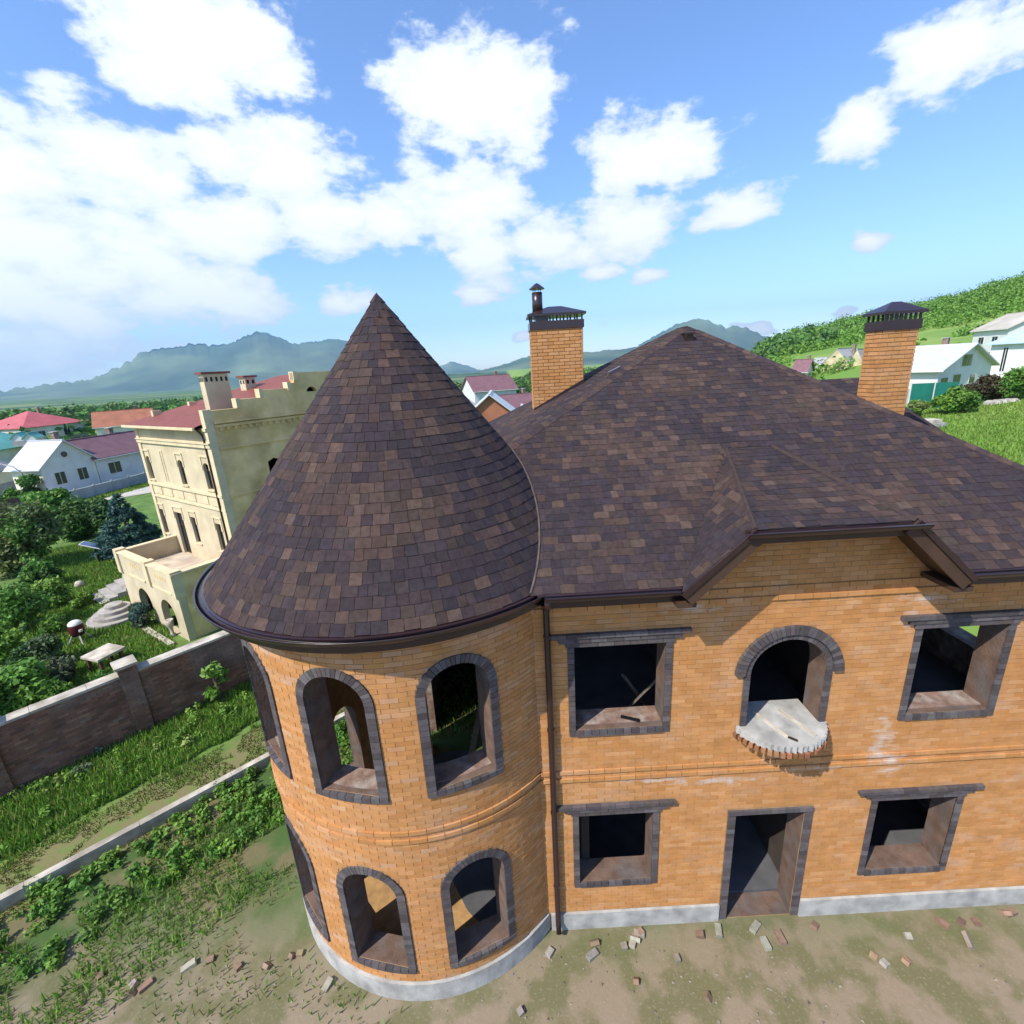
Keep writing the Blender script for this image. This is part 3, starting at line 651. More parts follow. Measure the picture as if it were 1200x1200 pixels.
sweep([(hipL, GY, GZ), (hipR, GY, GZ)], [(0, -1)] * 2, [(-.57, -.215), (-.08, -.215), (-.08, -.2), (-.57, -.2)]).build('soffit', M['soffit'], house)
for s, a, b in ((-1, LB, LT), (1, RBt, RT)):
    d = (b - a).normalized(); inn = Vector((0, 0, -1)) - d * (-d.z); inn.normalize()
    mb = MB(); q = [a - inn * .01, b - inn * .01, b + inn * .2, a + inn * .2]; mb.hexa([Vector((p.x, GY - .035, p.z)) for p in q], [Vector((p.x, GY - .002, p.z)) for p in q]); mb.build('rake_board', M['soffit'], house)
    mb = MB(); f1 = [a + inn * .12, b + inn * .12, b + inn * .14, a + inn * .14]; mb.hexa([Vector((p.x, GY - .001, p.z)) for p in f1], [Vector((p.x, WY - .012, p.z)) for p in f1]); mb.build('soffit', M['soffit'], house)
    mb = MB(); f1 = [a - inn * .03, b - inn * .03, b + inn * .045, a + inn * .045]; mb.hexa([Vector((p.x, GY - .06, p.z)) for p in f1], [Vector((p.x, GY - .036, p.z)) for p in f1]); mb.build('drip_edge', M['metal'], house)
    x = XC + s * (DH - .02); MB().box(x - .13, GY + .0, EZ - .26, x + .13, WY - .01, EZ - .19).build('eave_return', M['soffit'], house)
dp = [(.42, 5.98, 7.1), (.42, 6.05, 6.98), (.42, 6.38, 6.86), (.42, 6.42, 6.76), (.42, 6.42, .3), (.42, 6.3, .15)]
pipe = MB().tube(dp, .05, 10).build('downpipe', M['metal'], house, True)
for z in (6.3, 4.6, 2.9, 1.2): o = MB().tube([(.42, 6.42, z - .02), (.42, 6.42, z + .02)], .06, 10).build('pipe_bracket', M['metal']); o.parent = pipe
# --- chimneys
def chimney(x0, x1, y0, y1, zb, zt, flue):
    ch = MB().box(x0 + .01, y0 + .01, zb, x1 - .01, y1 - .01, zt).build('chimney', M['mortar'], house); P = []
    for (ax, ay, bx, by) in ((x0, y0, x1, y0), (x1, y0, x1, y1), (x1, y1, x0, y1), (x0, y1, x0, y0)):
        a = Vector((ax, ay, 0)); d = Vector((bx - ax, by - ay, 0)); L_ = d.length; d.normalize(); n_ = Vector((d.y, -d.x, 0))
        mf = lambda u, v, dd, a=a, d=d, n_=n_: tuple(a + d * u - n_ * (dd) + Vector((0, 0, v)))
        P += brick_courses([(0, zb), (L_, zb), (L_, zt), (0, zt)], [], mf, zb, zt, colf=lambda u, v: jit(random.choice(ORANGE), .06), gap=.013)
    emit(P, ch, 'brick', 'brickwork', M['brick'], 0)
    c = MB().box(x0 - .03, y0 - .03, zt - .02, x1 + .03, y1 + .03, zt + .16).build('cap_collar', M['metal']); c.parent = ch
    n = 7
    for i in range(n + 1):
        x = x0 + .02 + (x1 - x0 - .04) * i / n
        if flue and i in (1, 2): continue
        for y in (y0 - .01, y1 + .01): o = MB().box(x - .02, y - .012, zt + .161, x + .02, y + .012, zt + .27).build('cap_post', M['metal']); o.parent = ch
    if flue:
        o = MB().box(x0 + .12, y0 - .02, zt + .161, x0 + .42, y1 + .02, zt + .27).build('flue_box', M['metal']); o.parent = ch
    xm, ym = (x0 + x1) / 2, (y0 + y1) / 2; ov = .075; mb = MB(); z = zt + .271
    mb.box(x0 - ov, y0 - ov, z, x1 + ov, y1 + ov, z + .05); r = [(x0 - ov, y0 - ov, z + .051), (x1 + ov, y0 - ov, z + .051), (x1 + ov, y1 + ov, z + .051), (x0 - ov, y1 + ov, z + .051)]
    rg = min(x1 - x0, y1 - y0) * .35; mb.add(r + [(xm - rg * .6, ym, z + .24), (xm + rg * .6, ym, z + .24)], [(0, 1, 5, 4), (1, 2, 5), (2, 3, 4, 5), (3, 0, 4)]); o = mb.build('cap_roof', M['metal']); o.parent = ch
    if flue:
        fx, fy = x0 + .19, y0 + .25
        o = MB().tube([(fx, fy, z + .05), (fx, fy, z + .55)], .125, 14).build('flue_pipe', M['metal'], None, True); o.parent = ch
        mb = MB()
        for k in range(4): t = PI / 2 * k + .4; mb.bar((fx + .1 * math.cos(t), fy + .1 * math.sin(t), z + .53), (fx + .1 * math.cos(t), fy + .1 * math.sin(t), z + .64), .015, .015, (1, 0, 0))
        o = mb.build('cowl_bracket', M['metal']); o.parent = ch
        o = MB().lathe((fx, fy, z + .62), [(.0, .0), (.185, .0), (.185, .015), (.06, .11), (0, .14)], 16).build('flue_cowl', M['metal'], None); o.parent = ch
    return ch
chimney(.70, 1.93, 12.2, 12.95, 8.6, 11.06, True)
chimney(7.42, 8.13, 9.9, 10.35, 8.2, 10.52, False)
MB().bar((.7, 12.17, 9.16), (1.95, 12.17, 9.80), .06, .10).build('flashing', M['metal'], house)
# --- loose building timber and rubble seen in the openings
def plank(a, b, w, h, name, label, cat, m='wood'): return tag(MB().bar(a, b, w, h, (.2, .1, 1)).build(name, M[m], None), label, cat)
plank((1.75, 7.6, 3.71), (2.55, 7.25, 5.0), .16, .04, 'wooden_plank', 'grey board leaning up inside the square window beside the downpipe', 'plank')
plank((2.45, 7.7, 3.71), (1.85, 7.5, 4.75), .12, .04, 'wooden_plank', 'second board crossing behind the leaning one inside the square window', 'plank')
tag(MB().bar((1.62, 6.72, 4.525), (1.9, 6.6, 4.525), .05, .03).build('timber_offcut', M['dark']), 'short dark offcut lying on the sill of the square window', 'offcut')
tag(MB().bar((4.12, 6.17, 4.425), (4.22, 6.08, 4.425), .025, .025).build('rebar_stub', M['metal']), 'short dark steel stub lying on the half-round balcony slab', 'rebar')
for i, (a, b) in enumerate((((-1.6, 9.8, .02), (-.7, 10.6, 3.4)), ((-1.1, 9.6, .02), (-.2, 10.5, 3.2)), ((-.6, 9.3, .02), (.2, 10.4, 3.0)))):
    plank(a, b, .16, .05, 'scaffold_board', ('pale scaffold board leaning inside the tower', 'pale scaffold board in the middle of the leaning three', 'pale scaffold board on the house side of the leaning three')[i], 'plank')

# ------------------------------------------------------------------ terrain
FP0 = Vector((-13.6, 10.6)); FD = Vector((.68, .733)).normalized(); FN = Vector((-FD.y, FD.x))
def sm(t): t = np.clip(t, 0, 1); return t * t * (3 - 2 * t)
RIDGE = [(820, 424), (860, 414), (890, 401), (920, 393), (960, 384), (1000, 376), (1060, 362), (1120, 350), (1200, 327), (1320, 300), (1450, 285)]
_ra = []; _re = []
for x, y in RIDGE:
    d = ray(x, y); _ra.append(math.degrees(math.atan2(d.x, d.y))); _re.append(d.z / math.hypot(d.x, d.y))
_ra += [75, 95, 120]; _re += [.17, .1, 0]
def vnoise(x, y, s, seed=0):       # cheap smooth value noise
    x = np.asarray(x) / s + seed * 17.3; y = np.asarray(y) / s + seed * 9.1; xi, yi = np.floor(x), np.floor(y); fx, fy = sm(x - xi), sm(y - yi)
    h = lambda a, b: np.modf(np.abs(np.sin(a * 127.1 + b * 311.7 + seed) * 43758.5453))[0]
    return (h(xi, yi) * (1 - fx) + h(xi + 1, yi) * fx) * (1 - fy) + (h(xi, yi + 1) * (1 - fx) + h(xi + 1, yi + 1) * fx) * fy
def hgt(x, y):
    x = np.asarray(x, float); y = np.asarray(y, float); s = (x - FP0.x) * FN.x + (y - FP0.y) * FN.y; r = np.hypot(x, y)
    left = sm(s / .5) * 1.2 + sm((s - 15) / 30) * .8 + sm((r - 90) / 1500) * 14
    z = -np.where(s > 0, left, sm((r - 90) / 1500) * 14)
    az = np.degrees(np.arctan2(x, y)); right = np.clip(x - 11, 0, 50) * .1 * sm((y + 20) / 30) * sm((az - 26) / 15); el = np.interp(az, _ra, _re, left=-.05, right=-.05)
    R = 420 + 30 * np.sin(az * .35); zr = CAMZ + R * el; t = np.clip((r - 105) / (R - 105), 0, 1)
    w = sm((az - 22) / 8) * sm((125 - az) / 30)
    bumpy = (vnoise(x, y, 70, 1) - .5) * 9 * t * (1 - t) * 2.5 + (vnoise(x, y, 25, 2) - .5) * 3 * t * (1 - t) * 2
    hill = right + (zr - right) * (t ** 1.3) + bumpy; hill = np.where(r > R, hill - (r - R) * .12, hill)
    return z * (1 - w) * (1 - sm((x - 11) / 30)) + right * (1 - w) + np.maximum(hill, -18) * w
def ground_mat():
    Mg = mat('ground_grass', (.09, .175, .03), .95, .3, 1.2, col2=(.16, .22, .05), sc2=.05, lo=.4, hi=.65, bump=.5, bsc=8)
    nt = Mg.node_tree; N = nt.nodes; L = nt.links; b = N['Principled BSDF']; c0 = b.inputs['Base Color'].links[0].from_socket
    g = N.new('ShaderNodeNewGeometry'); P = g.outputs['Position']
    def m(op, a, bb=None):
        n = N.new('ShaderNodeMath'); n.operation = op
        for i, q in enumerate((a, bb)):
            if q is None: continue
            if isinstance(q, (int, float)): n.inputs[i].default_value = q
            else: L.new(q, n.inputs[i])
        return n.outputs[0]
    def nz(sc, det=5):
        n = N.new('ShaderNodeTexNoise'); n.inputs['Scale'].default_value = sc; n.inputs['Detail'].default_value = det; L.new(P, n.inputs['Vector']); return n.outputs[0]
    def ss(v, a, bb):
        n = N.new('ShaderNodeMapRange'); n.interpolation_type = 'SMOOTHSTEP'; L.new(v, n.inputs[0]); n.inputs[1].default_value = a; n.inputs[2].default_value = bb; return n.outputs[0]
    def mix(f, A, B):
        n = N.new('ShaderNodeMix'); n.data_type = 'RGBA'
        for i, q in ((0, f), (6, A), (7, B)):
            if isinstance(q, tuple): n.inputs[i].default_value = (*q, 1)
            elif isinstance(q, (int, float)): n.inputs[i].default_value = q
            else: L.new(q, n.inputs[i])
        return n.outputs[2]
    dt = N.new('ShaderNodeVectorMath'); dt.operation = 'DOT_PRODUCT'; L.new(P, dt.inputs[0]); dt.inputs[1].default_value = (FN.x, FN.y, 0)
    s = m('SUBTRACT', dt.outputs['Value'], FP0.dot(FN))
    wob = m('MULTIPLY', m('SUBTRACT', nz(.9), .5), 1.6); s2 = m('ADD', s, wob)
    sep = N.new('ShaderNodeSeparateXYZ'); L.new(P, sep.inputs[0])
    soil = mix(ss(nz(3.0, 8), .4, .62), (.19, .165, .07), (.15, .19, .05))
    dirt = mix(ss(nz(1.4, 9), .42, .58), (.25, .195, .13), (.15, .135, .065)); dirt = mix(ss(nz(22, 8), .52, .85), dirt, (.30, .255, .19))
    # yard strip: green by the wall, worn strip, then building dirt round the house
    c = mix(ss(s2, -3.0, -2.4), soil, c0)
    c = mix(ss(s2, -4.6, -4.2), mix(ss(nz(.8), .45, .6), (.06, .11, .025), (.15, .13, .06)), c)
    near = m('MULTIPLY', ss(sep.outputs[1], 8.5, 5.0), ss(s2, -5.2, -6.2)); 
    c = mix(near, c, dirt)
    # far valley fields: strips of crop, meadow and wood
    cx = N.new('ShaderNodeCombineXYZ'); L.new(m('MULTIPLY', sep.outputs[0], .004), cx.inputs[0]); L.new(m('MULTIPLY', sep.outputs[1], .011), cx.inputs[1])
    vo = N.new('ShaderNodeTexVoronoi'); L.new(cx.outputs[0], vo.inputs['Vector']); vo.inputs['Scale'].default_value = 1.0
    sc = N.new('ShaderNodeSeparateColor'); L.new(vo.outputs['Color'], sc.inputs[0])
    fld = mix(ss(sc.outputs[0], .3, .7), (.09, .17, .035), (.03, .075, .02)); fld = mix(ss(sc.outputs[1], .75, .8), fld, (.2, .24, .07))
    ln = N.new('ShaderNodeVectorMath'); ln.operation = 'LENGTH'; L.new(P, ln.inputs[0])
    c = mix(m('MULTIPLY', ss(ln.outputs['Value'], 150, 260), ss(s, -60, 0)), c, fld)
    # hillside: brighter meadow with darker scrub soil
    hl = mix(ss(nz(.035), .42, .58), (.14, .25, .035), (.22, .31, .06))
    c = mix(m('MULTIPLY', ss(sep.outputs[0], 10, 16), ss(sep.outputs[1], 8, 16)), c, hl)
    L.new(c, b.inputs['Base Color']); return Mg
M['ground'] = ground_mat()
def terrain():
    na = 540; radii = [0.01] + list(np.geomspace(2.5, 10200, 140)); A = np.linspace(0, 2 * np.pi, na, endpoint=False)
    V = []
    for r in radii:
        x, y = r * np.sin(A), r * np.cos(A); V.append(np.c_[x, y, hgt(x, y)])
    V = np.vstack(V); nr = len(radii)
    i, j = np.meshgrid(np.arange(nr - 1), np.arange(na), indexing='ij'); i = i.ravel(); j = j.ravel(); j2 = (j + 1) % na
    F = np.c_[i * na + j, (i + 1) * na + j, (i + 1) * na + j2, i * na + j2][:, ::-1]
    me = bpy.data.meshes.new('ground'); me.from_pydata(V.tolist(), [], F.tolist()); me.materials.append(M['ground']); me.polygons.foreach_set('use_smooth', [True] * len(me.polygons))
    o = bpy.data.objects.new('ground', me); COL.objects.link(o); o['kind'] = 'structure'; return o
terrain()
def H(x, y): return float(hgt(x, y))
# --- mountains
def interp_profile(prof, n):
    az = []; el = []
    for x, y in prof:
        d = ray(x, y); az.append(math.atan2(d.x, d.y)); el.append(d.z / math.hypot(d.x, d.y))
    t = np.linspace(az[0], az[-1], n); return t, np.interp(t, az, el)
def mountain(name, prof, D, mt, rough=1.0, n=320, rows=40, seed=0, depth=.72):
    az, el = interp_profile(prof, n); top = CAMZ + D * el; V = []; el_j = (vnoise(az * 4000, az * 0, 14, seed) - .5) * D * .0048 * rough + (vnoise(az * 4000, az * 0, 40, seed + 1) - .5) * D * .003 * rough; base_top = top
    for k in range(rows):
        t = k / (rows - 1); dist = D * (1 - (1 - depth) * t); f = (1 - t) ** 1.35
        X_, Y_ = dist * np.sin(az), dist * np.cos(az); u_ = D / 7000.0; rel = .8 * (vnoise(X_ + .5 * Y_, Y_, 800 * u_, seed + 3) - .5) + .55 * (vnoise(X_ - .4 * Y_, Y_, 330 * u_, seed + 4) - .5) + .3 * (vnoise(X_, Y_, 130 * u_, seed + 5) - .5)
        top = base_top + el_j * (1 - t) ** 6; z = -20 + (top + 20) * f + rel * rough * (top + 20) * .34 * 4 * t * (1 - t); dd = dist * (1 + rel * .03 * (0 if k == 0 else 1)); V.append(np.c_[dd * np.sin(az), dd * np.cos(az), z])
    V.insert(0, np.c_[D * 1.06 * np.sin(az), D * 1.06 * np.cos(az), np.full(n, -20.0)]); V = np.vstack(V); F = [(a * n + b, a * n + b + 1, (a + 1) * n + b + 1, (a + 1) * n + b) for a in range(rows) for b in range(n - 1)]
    me = bpy.data.meshes.new(name); me.from_pydata(V.tolist(), [], F); me.materials.append(mt); me.polygons.foreach_set('use_smooth', [True] * len(me.polygons)); o = bpy.data.objects.new(name, me); COL.objects.link(o); o['kind'] = 'structure'; return o
M['mtn'] = mat('mountain_green', (.045, .085, .035), .95, .3, .0015, col2=(.13, .17, .07), sc2=.0011, lo=.42, hi=.6, bump=0)
M['forest'] = mat('forest_hill', (.02, .05, .018), .95, .3, .01, col2=(.06, .12, .03), sc2=.003, lo=.45, hi=.65, bump=0)
mountain('mountain', [(-420, 500), (-200, 482), (-60, 468), (0, 458), (60, 450), (105, 444), (125, 437), (150, 424), (165, 414), (185, 409), (205, 406), (235, 403), (252, 404), (272, 402), (284, 394), (300, 389), (312, 390), (332, 398), (350, 403), (368, 400), (385, 397), (400, 399), (430, 406), (470, 420), (500, 434), (540, 440)], 7600, M['mtn'], 1.0, seed=1)
mountain('mountain', [(470, 442), (500, 431), (515, 428), (530, 424), (545, 428), (560, 433), (590, 433), (620, 436), (660, 440)], 9500, M['mtn'], .7, seed=2, n=90)
mountain('mountain', [(540, 442), (565, 434), (590, 427), (620, 417), (650, 413), (700, 412), (740, 408), (765, 404), (800, 402), (850, 408), (900, 418), (950, 424)], 5200, M['mtn'], .7, seed=5, n=140)
mountain('mountain', [(740, 410), (770, 392), (795, 379), (812, 375), (826, 374), (838, 379), (852, 384), (862, 382), (874, 384), (885, 388), (897, 394), (920, 404), (980, 414), (1060, 416)], 7000, M['mtn'], 1.1, seed=7, n=120)
mountain('hill_wood', [(420, 452), (470, 444), (520, 439), (560, 437), (620, 435), (680, 430), (760, 428), (830, 428), (900, 430)], 2600, M['forest'], .5, seed=9, n=120)

# ------------------------------------------------------------------ plants
def leafcloud(n, lumps, leaf, pal, seed, elong=1.6, out=.6):
    """lumps: (cx,cy,cz,r,rz). Leaf-sized faces spread through each lump, thicker towards its skin."""
    g = np.random.default_rng(seed); lumps = np.array(lumps, float); wts = lumps[:, 3] ** 2 * lumps[:, 4]; k = g.choice(len(lumps), n, p=wts / wts.sum()); d = g.normal(size=(n, 3)); d /= np.linalg.norm(d, axis=1)[:, None]
    rr = g.random(n) ** .42; P = lumps[k, :3] + d * rr[:, None] * np.c_[lumps[k, 3], lumps[k, 3], lumps[k, 4]] * (1 + .18 * g.normal(size=(n, 1)))
    nm = d * out + g.normal(size=(n, 3)) * .6 + np.array([0, 0, .35]); nm /= np.linalg.norm(nm, axis=1)[:, None]; a = np.cross(nm, g.normal(size=(n, 3))); a /= np.linalg.norm(a, axis=1)[:, None] + 1e-9; b = np.cross(nm, a)
    s = leaf * (.6 + .8 * g.random(n))[:, None]; a *= s * elong * .5; b *= s * .5
    Q = np.stack([P - a, P + b * .9 - a * .1, P + a, P - b * .9 - a * .1], 1); pal = np.array(pal, float); base = pal[g.integers(0, len(pal), len(lumps))][k]; C = base * .65 + pal[g.integers(0, len(pal), n)] * .35; C *= (.75 + .5 * g.random((n, 1)))
    return Q, C
def lumpset(g, n, rx, ry, z0, z1, r):
    L_ = []
    for i in range(n):
        t = g.random() * 2 * PI; f = math.sqrt(g.random()) * .75; zz = z0 + (z1 - z0) * (.18 + .7 * g.random()); k = math.sin(PI * (.12 + .8 * (zz - z0) / (z1 - z0))); q = r * (.6 + .7 * g.random()); L_.append((rx * f * k * math.cos(t), ry * f * k * math.sin(t), zz, q, q * .8))
    return L_
G_DARK = [(0.046, 0.1, 0.023), (0.07, 0.144, 0.031), (0.055, 0.121, 0.038)]
G_MID = [(0.079, 0.2, 0.031), (0.113, 0.26, 0.038), (0.136, 0.24, 0.043)]
G_LITE = [(0.14, 0.279, 0.034), (0.194, 0.327, 0.047), (0.105, 0.233, 0.027)]
G_OLIVE = [(0.14, 0.176, 0.054), (0.199, 0.228, 0.072), (0.106, 0.145, 0.054)]
G_GREY = [(0.091, 0.121, 0.063), (0.127, 0.153, 0.077), (0.073, 0.097, 0.049)]
G_BLUE = [(0.045, 0.112, 0.09), (0.068, 0.15, 0.128), (0.038, 0.09, 0.068)]
G_BROWN = [(.07, .05, .025), (.05, .045, .02), (.09, .065, .03)]
def shrub(name, label, cat, loc, w, h, pal, seed, leaf=.16, n=3500, lumps=12, trunk=True, group=None, stem=.0):
    g = np.random.default_rng(seed); t = thing(name, label, cat, loc, seed * 1.7, group); z0 = stem * h
    tr = MB(); r = .03 * h + .02
    tr.tube([(0, 0, -.3), (.04 * w, .02 * w, .35 * h), (.02 * w, -.03 * w, .75 * h)], [r, r * .75, r * .3], 7)
    L_ = lumpset(g, lumps, w / 2, w / 2, z0, h, min(w, h) * .28)
    for l in L_[:5]: tr.tube([(.03 * w, 0, .3 * h), (l[0] * .5, l[1] * .5, (l[2] + .3 * h) / 2), (l[0], l[1], l[2])], [r * .5, r * .35, r * .12], 5)
    tr.build('trunk' if h > 2.5 else 'stem', M['bark'], t, True); Q, C = leafcloud(n, L_, leaf, pal, seed); quads('crown' if h > 2.5 else 'foliage', Q, C, M['leaf'], t); return t
def gz(x, y): return Vector((x, y, H(x, y)))
def on_ground(px, py, z=-1.2):
    p = onZ(px, py, z)
    for _ in range(12): p = onZ(px, py, H(p.x, p.y))
    return Vector((p.x, p.y, H(p.x, p.y)))

# ------------------------------------------------------------------ yard: boundary wall, kerb, grass
def fpt(t, s=0): return Vector((FP0.x + FD.x * t + FN.x * s, FP0.y + FD.y * t + FN.y * s, 0))
bwall = thing('boundary_wall', 'long dark brown brick boundary wall with pale coping and square piers', 'wall', fpt(5), world=True)
F0, F1 = -9.0, 26.0; FH = 2.06
def bmap(u, v, d): p = fpt(u, d); return (p.x, p.y, v)
core = wall_mesh([(F0, -1.6), (F1, -1.6), (F1, FH), (F0, FH)], [], bmap, .3).build('wall_core', M['fencemortar'], bwall)
BROWN = [(.22, .112, .07), (.24, .12, .072), (.19, .10, .066), (.25, .14, .09), (.20, .108, .075)]
def bcol(u, v):
    c = jit(random.choice(BROWN), .2); w = max(0, vnoise(u, v, .8, 5) - .62) * 1.6 * (1 if v > .9 else .5); w = float(w) + (random.uniform(.2, .5) if random.random() < .03 else 0); return tuple(c[i] * (1 - w) + (.24, .2, .17)[i] * w for i in range(3))
emit(brick_courses([(F0, 0), (F1, 0), (F1, FH), (F0, FH)], [], bmap, -.02, FH, colf=bcol), core, 'brick', 'brickwork', M['fencebrick'])
t = F0
while t < F1:          # coping in lengths
    a, b = t + .004, min(t + 1.2, F1) - .004; q = [fpt(a, -.05), fpt(b, -.05), fpt(b, .35), fpt(a, .35)]; z = FH + random.uniform(-.004, .004)
    MB().hexa([(p.x, p.y, z) for p in q], [(p.x, p.y, z + .075) for p in q]).build('coping_stone', M['concw'], bwall); t += 1.2
tp0 = (onZ(168, 850, 0).xy - FP0).dot(FD); tp1 = (onZ(6, 932, 0).xy - FP0).dot(FD)
for tt in (tp1, tp0, tp0 + (tp0 - tp1) * 1.0 + 1.0, tp0 + 7.6, tp1 - 3.6):
    pr = wall_mesh([(tt - .22, -.5), (tt + .22, -.5), (tt + .22, FH + .3), (tt - .22, FH + .3)], [], lambda u, v, d: bmap(u, v, d - .1), .5).build('pier', M['fencemortar'], bwall)
    P = brick_courses([(tt - .22, 0), (tt + .22, 0), (tt + .22, FH + .3), (tt - .22, FH + .3)], [], lambda u, v, d: bmap(u, v, d - .1), 0, FH + .3, colf=bcol)
    ends = brick_courses([(-.1, 0), (.38, 0), (.38, FH + .3), (-.1, FH + .3)], [], lambda u, v, d: tuple(fpt(tt + .22 - d, u) + Vector((0, 0, v))), 0, FH + .3, colf=bcol)
    emit(P + ends, pr, 'brick', 'brickwork', M['fencebrick'], 40)
    q = [fpt(tt - .28, -.16), fpt(tt + .28, -.16), fpt(tt + .28, .46), fpt(tt - .28, .46)]; MB().hexa([(p.x, p.y, FH + .3) for p in q], [(p.x, p.y, FH + .38) for p in q]).build('pier_cap', M['concw'], bwall)
k0, k1 = onZ(220, 934, .3), onZ(325, 878, .3); kd = (k1 - k0).normalized(); kn = Vector((-kd.y, kd.x, 0)); kerb = thing('kerb_wall', 'low pale concrete kerb wall running along the worn strip of yard', 'kerb', (k0.x, k0.y, 0), world=True)
t = -7.0
while t < 16:
    a, b = k0 + kd * (t + .003), k0 + kd * (t + 1.997); q = [a + kn * .09, a - kn * .09, b - kn * .09, b + kn * .09][::-1]
    MB().hexa([(p.x, p.y, -.2) for p in q], [(p.x, p.y, .3 + random.uniform(-.006, .006)) for p in q]).build('kerb_stone', M['concw'], kerb); t += 2.0
def blades(name, label, n, region, hmin, hmax, w, pal, seed, lean=.35):
    g = np.random.default_rng(seed); P = region(g, n); n = len(P); h = (hmin + (hmax - hmin) * g.random(n) ** 1.5)[:, None]; a = g.random(n) * 2 * np.pi; dx = np.c_[np.cos(a), np.sin(a), np.zeros(n)] * w; a2 = g.random(n) * 2 * np.pi
    tip = P + np.c_[np.cos(a2) * lean * h[:, 0], np.sin(a2) * lean * h[:, 0], h[:, 0]]; mid = (P + tip) / 2 + np.c_[np.zeros((n, 2)), h[:, 0] * .12]; Q = np.stack([P - dx, P + dx, mid + dx * .8, tip], 1)
    pal = np.array(pal); C = pal[g.integers(0, len(pal), n)] * (.7 + .6 * g.random((n, 1))); o = quads(name, Q, C, M['blade']); return tag(o, label, 'grass', None, 'stuff')
def strip(t0, t1, s0, s1, clump=None):
    def f(g, n):
        t = t0 + (t1 - t0) * g.random(n); s = s0 + (s1 - s0) * g.random(n)
        x = FP0.x + FD.x * t + FN.x * s; y = FP0.y + FD.y * t + FN.y * s
        k = s > s0 + .55 * vnoise(x, y, .9, 11); x, y = x[k], y[k]
        if clump: keep = vnoise(x, y, clump[0], 4) > clump[1]; x, y = x[keep], y[keep]
        r = np.hypot(x - TC[0], y - TC[1]); k = (r > 3.1); x, y = x[k], y[k]; return np.c_[x, y, hgt(x, y)]
    return f
BL = [(.12, .28, .03), (.16, .34, .04), (.10, .24, .03), (.25, .38, .07), (.28, .33, .09)]
BY = [(.14, .16, .03), (.18, .17, .05), (.10, .16, .03), (.2, .18, .07)]
blades('grass', 'lush green grass growing along the foot of the boundary wall', 80000, strip(-6, 16, -2.75, -.06), .08, .30, .016, BL, 3)
blades('grass', 'scattered short grass edging the worn strip', 16000, strip(-6, 16, -3.5, -2.0, (.8, .42)), .05, .2, .012, BL + BY[:1], 4)
blades('grass', 'thin dry grass on the worn strip of yard', 30000, strip(-6, 16, -4.7, -2.6, (.5, .33)), .03, .11, .012, BY + [(.16, .24, .05), (.24, .26, .07)], 5)
blades('grass', 'thick grass growing between the kerb wall and the tower', 26000, strip(-7, 14, -8.2, -4.9, (1.1, .36)), .06, .24, .013, BL, 16)
blades('grass', 'rough grass growing in the yard before the house', 14000, strip(-12, 14, -12, -4.9, (.9, .5)), .05, .2, .012, BL + BY[:2], 6)
# leafy weeds between the kerb and the tower
g = np.random.default_rng(12); L_ = []
for i in range(420):
    t, s = -6 + 15 * g.random(), -.12 - 2.1 * g.random() ** 1.3; p = k0 + kd * t + kn * s
    if math.hypot(p.x - TC[0], p.y - TC[1]) < 3.25: continue
    r = .07 + .12 * g.random(); L_.append((p.x, p.y, .08 + .1 * g.random(), r, r))
Q, C = leafcloud(26000, L_, .06, G_LITE + G_MID, 13); tag(quads('weeds', Q, C, M['leaf']), 'leafy green weeds between the kerb wall and the tower', 'weeds', None, 'stuff')
def gravel():
    g = np.random.default_rng(51); n = 9000; x = -9 + 20 * g.random(n); y = -4 + 10.4 * g.random(n); s = (x - FP0.x) * FN.x + (y - FP0.y) * FN.y; r = np.hypot(x - TC[0], y - TC[1]); k = (s < -5) & (r > 3.05) & (vnoise(x, y, 1.3, 3) > .42); x, y = x[k], y[k]; n = len(x); q = .008 + .03 * g.random(n) ** 3; c = np.c_[x, y, hgt(x, y)]
    V = [[1, 0, 0], [-.5, .87, 0], [-.5, -.87, 0], [.1, 0, .8]]; A = g.random(n) * 6.28; Q = []
    P = []
    for v in V: P.append(c + np.c_[(v[0] * np.cos(A) - v[1] * np.sin(A)) * q, (v[0] * np.sin(A) + v[1] * np.cos(A)) * q, v[2] * q])
    T = np.concatenate([np.stack([P[a], P[b], P[3]], 1) for a, b in ((0, 1), (1, 2), (2, 0))]); col = np.tile((np.array([.32, .28, .22]) * (.5 + .8 * g.random((n, 1)))), (3, 1)); tag(quads('gravel', T, col, M['blade']), 'loose gravel and grit on the bare yard before the house', 'gravel', None, 'stuff')
gravel()
g = np.random.default_rng(14); L_ = []
for i in range(260):
    p = fpt(-6 + 20 * g.random(), -.1 - 2.3 * g.random()); r = .05 + .13 * g.random() ** 2; L_.append((p.x, p.y, .1 + .2 * g.random(), r, r))
Q, C = leafcloud(9000, L_, .055, G_LITE + [(.3, .36, .1), (.2, .34, .05)], 15); tag(quads('weeds', Q, C, M['leaf']), 'broad-leaved weeds mixed into the grass along the boundary wall', 'weeds', None, 'stuff')
mb = MB(); g = np.random.default_rng(52)
for i in range(60):
    x, y = -8 + 17 * g.random(), 6.3 - 2.2 * g.random() ** 3
    if math.hypot(x - TC[0], y - TC[1]) < 3.2 or (x - FP0.x) * FN.x + (y - FP0.y) * FN.y > -5: continue
    t = g.random() * 6.28; q = .35 + .65 * g.random(); ex = Vector((math.cos(t), math.sin(t), .2 * g.normal())).normalized(); ez = ex.orthogonal().normalized() if g.random() < .2 else Vector((0, 0, 1)); ey = ez.cross(ex).normalized(); ez = ex.cross(ey)
    mb.obox((x, y, .03), ex * .12 * q, ey * .055, ez * .035, jit(random.choice(BROWN0), .3))
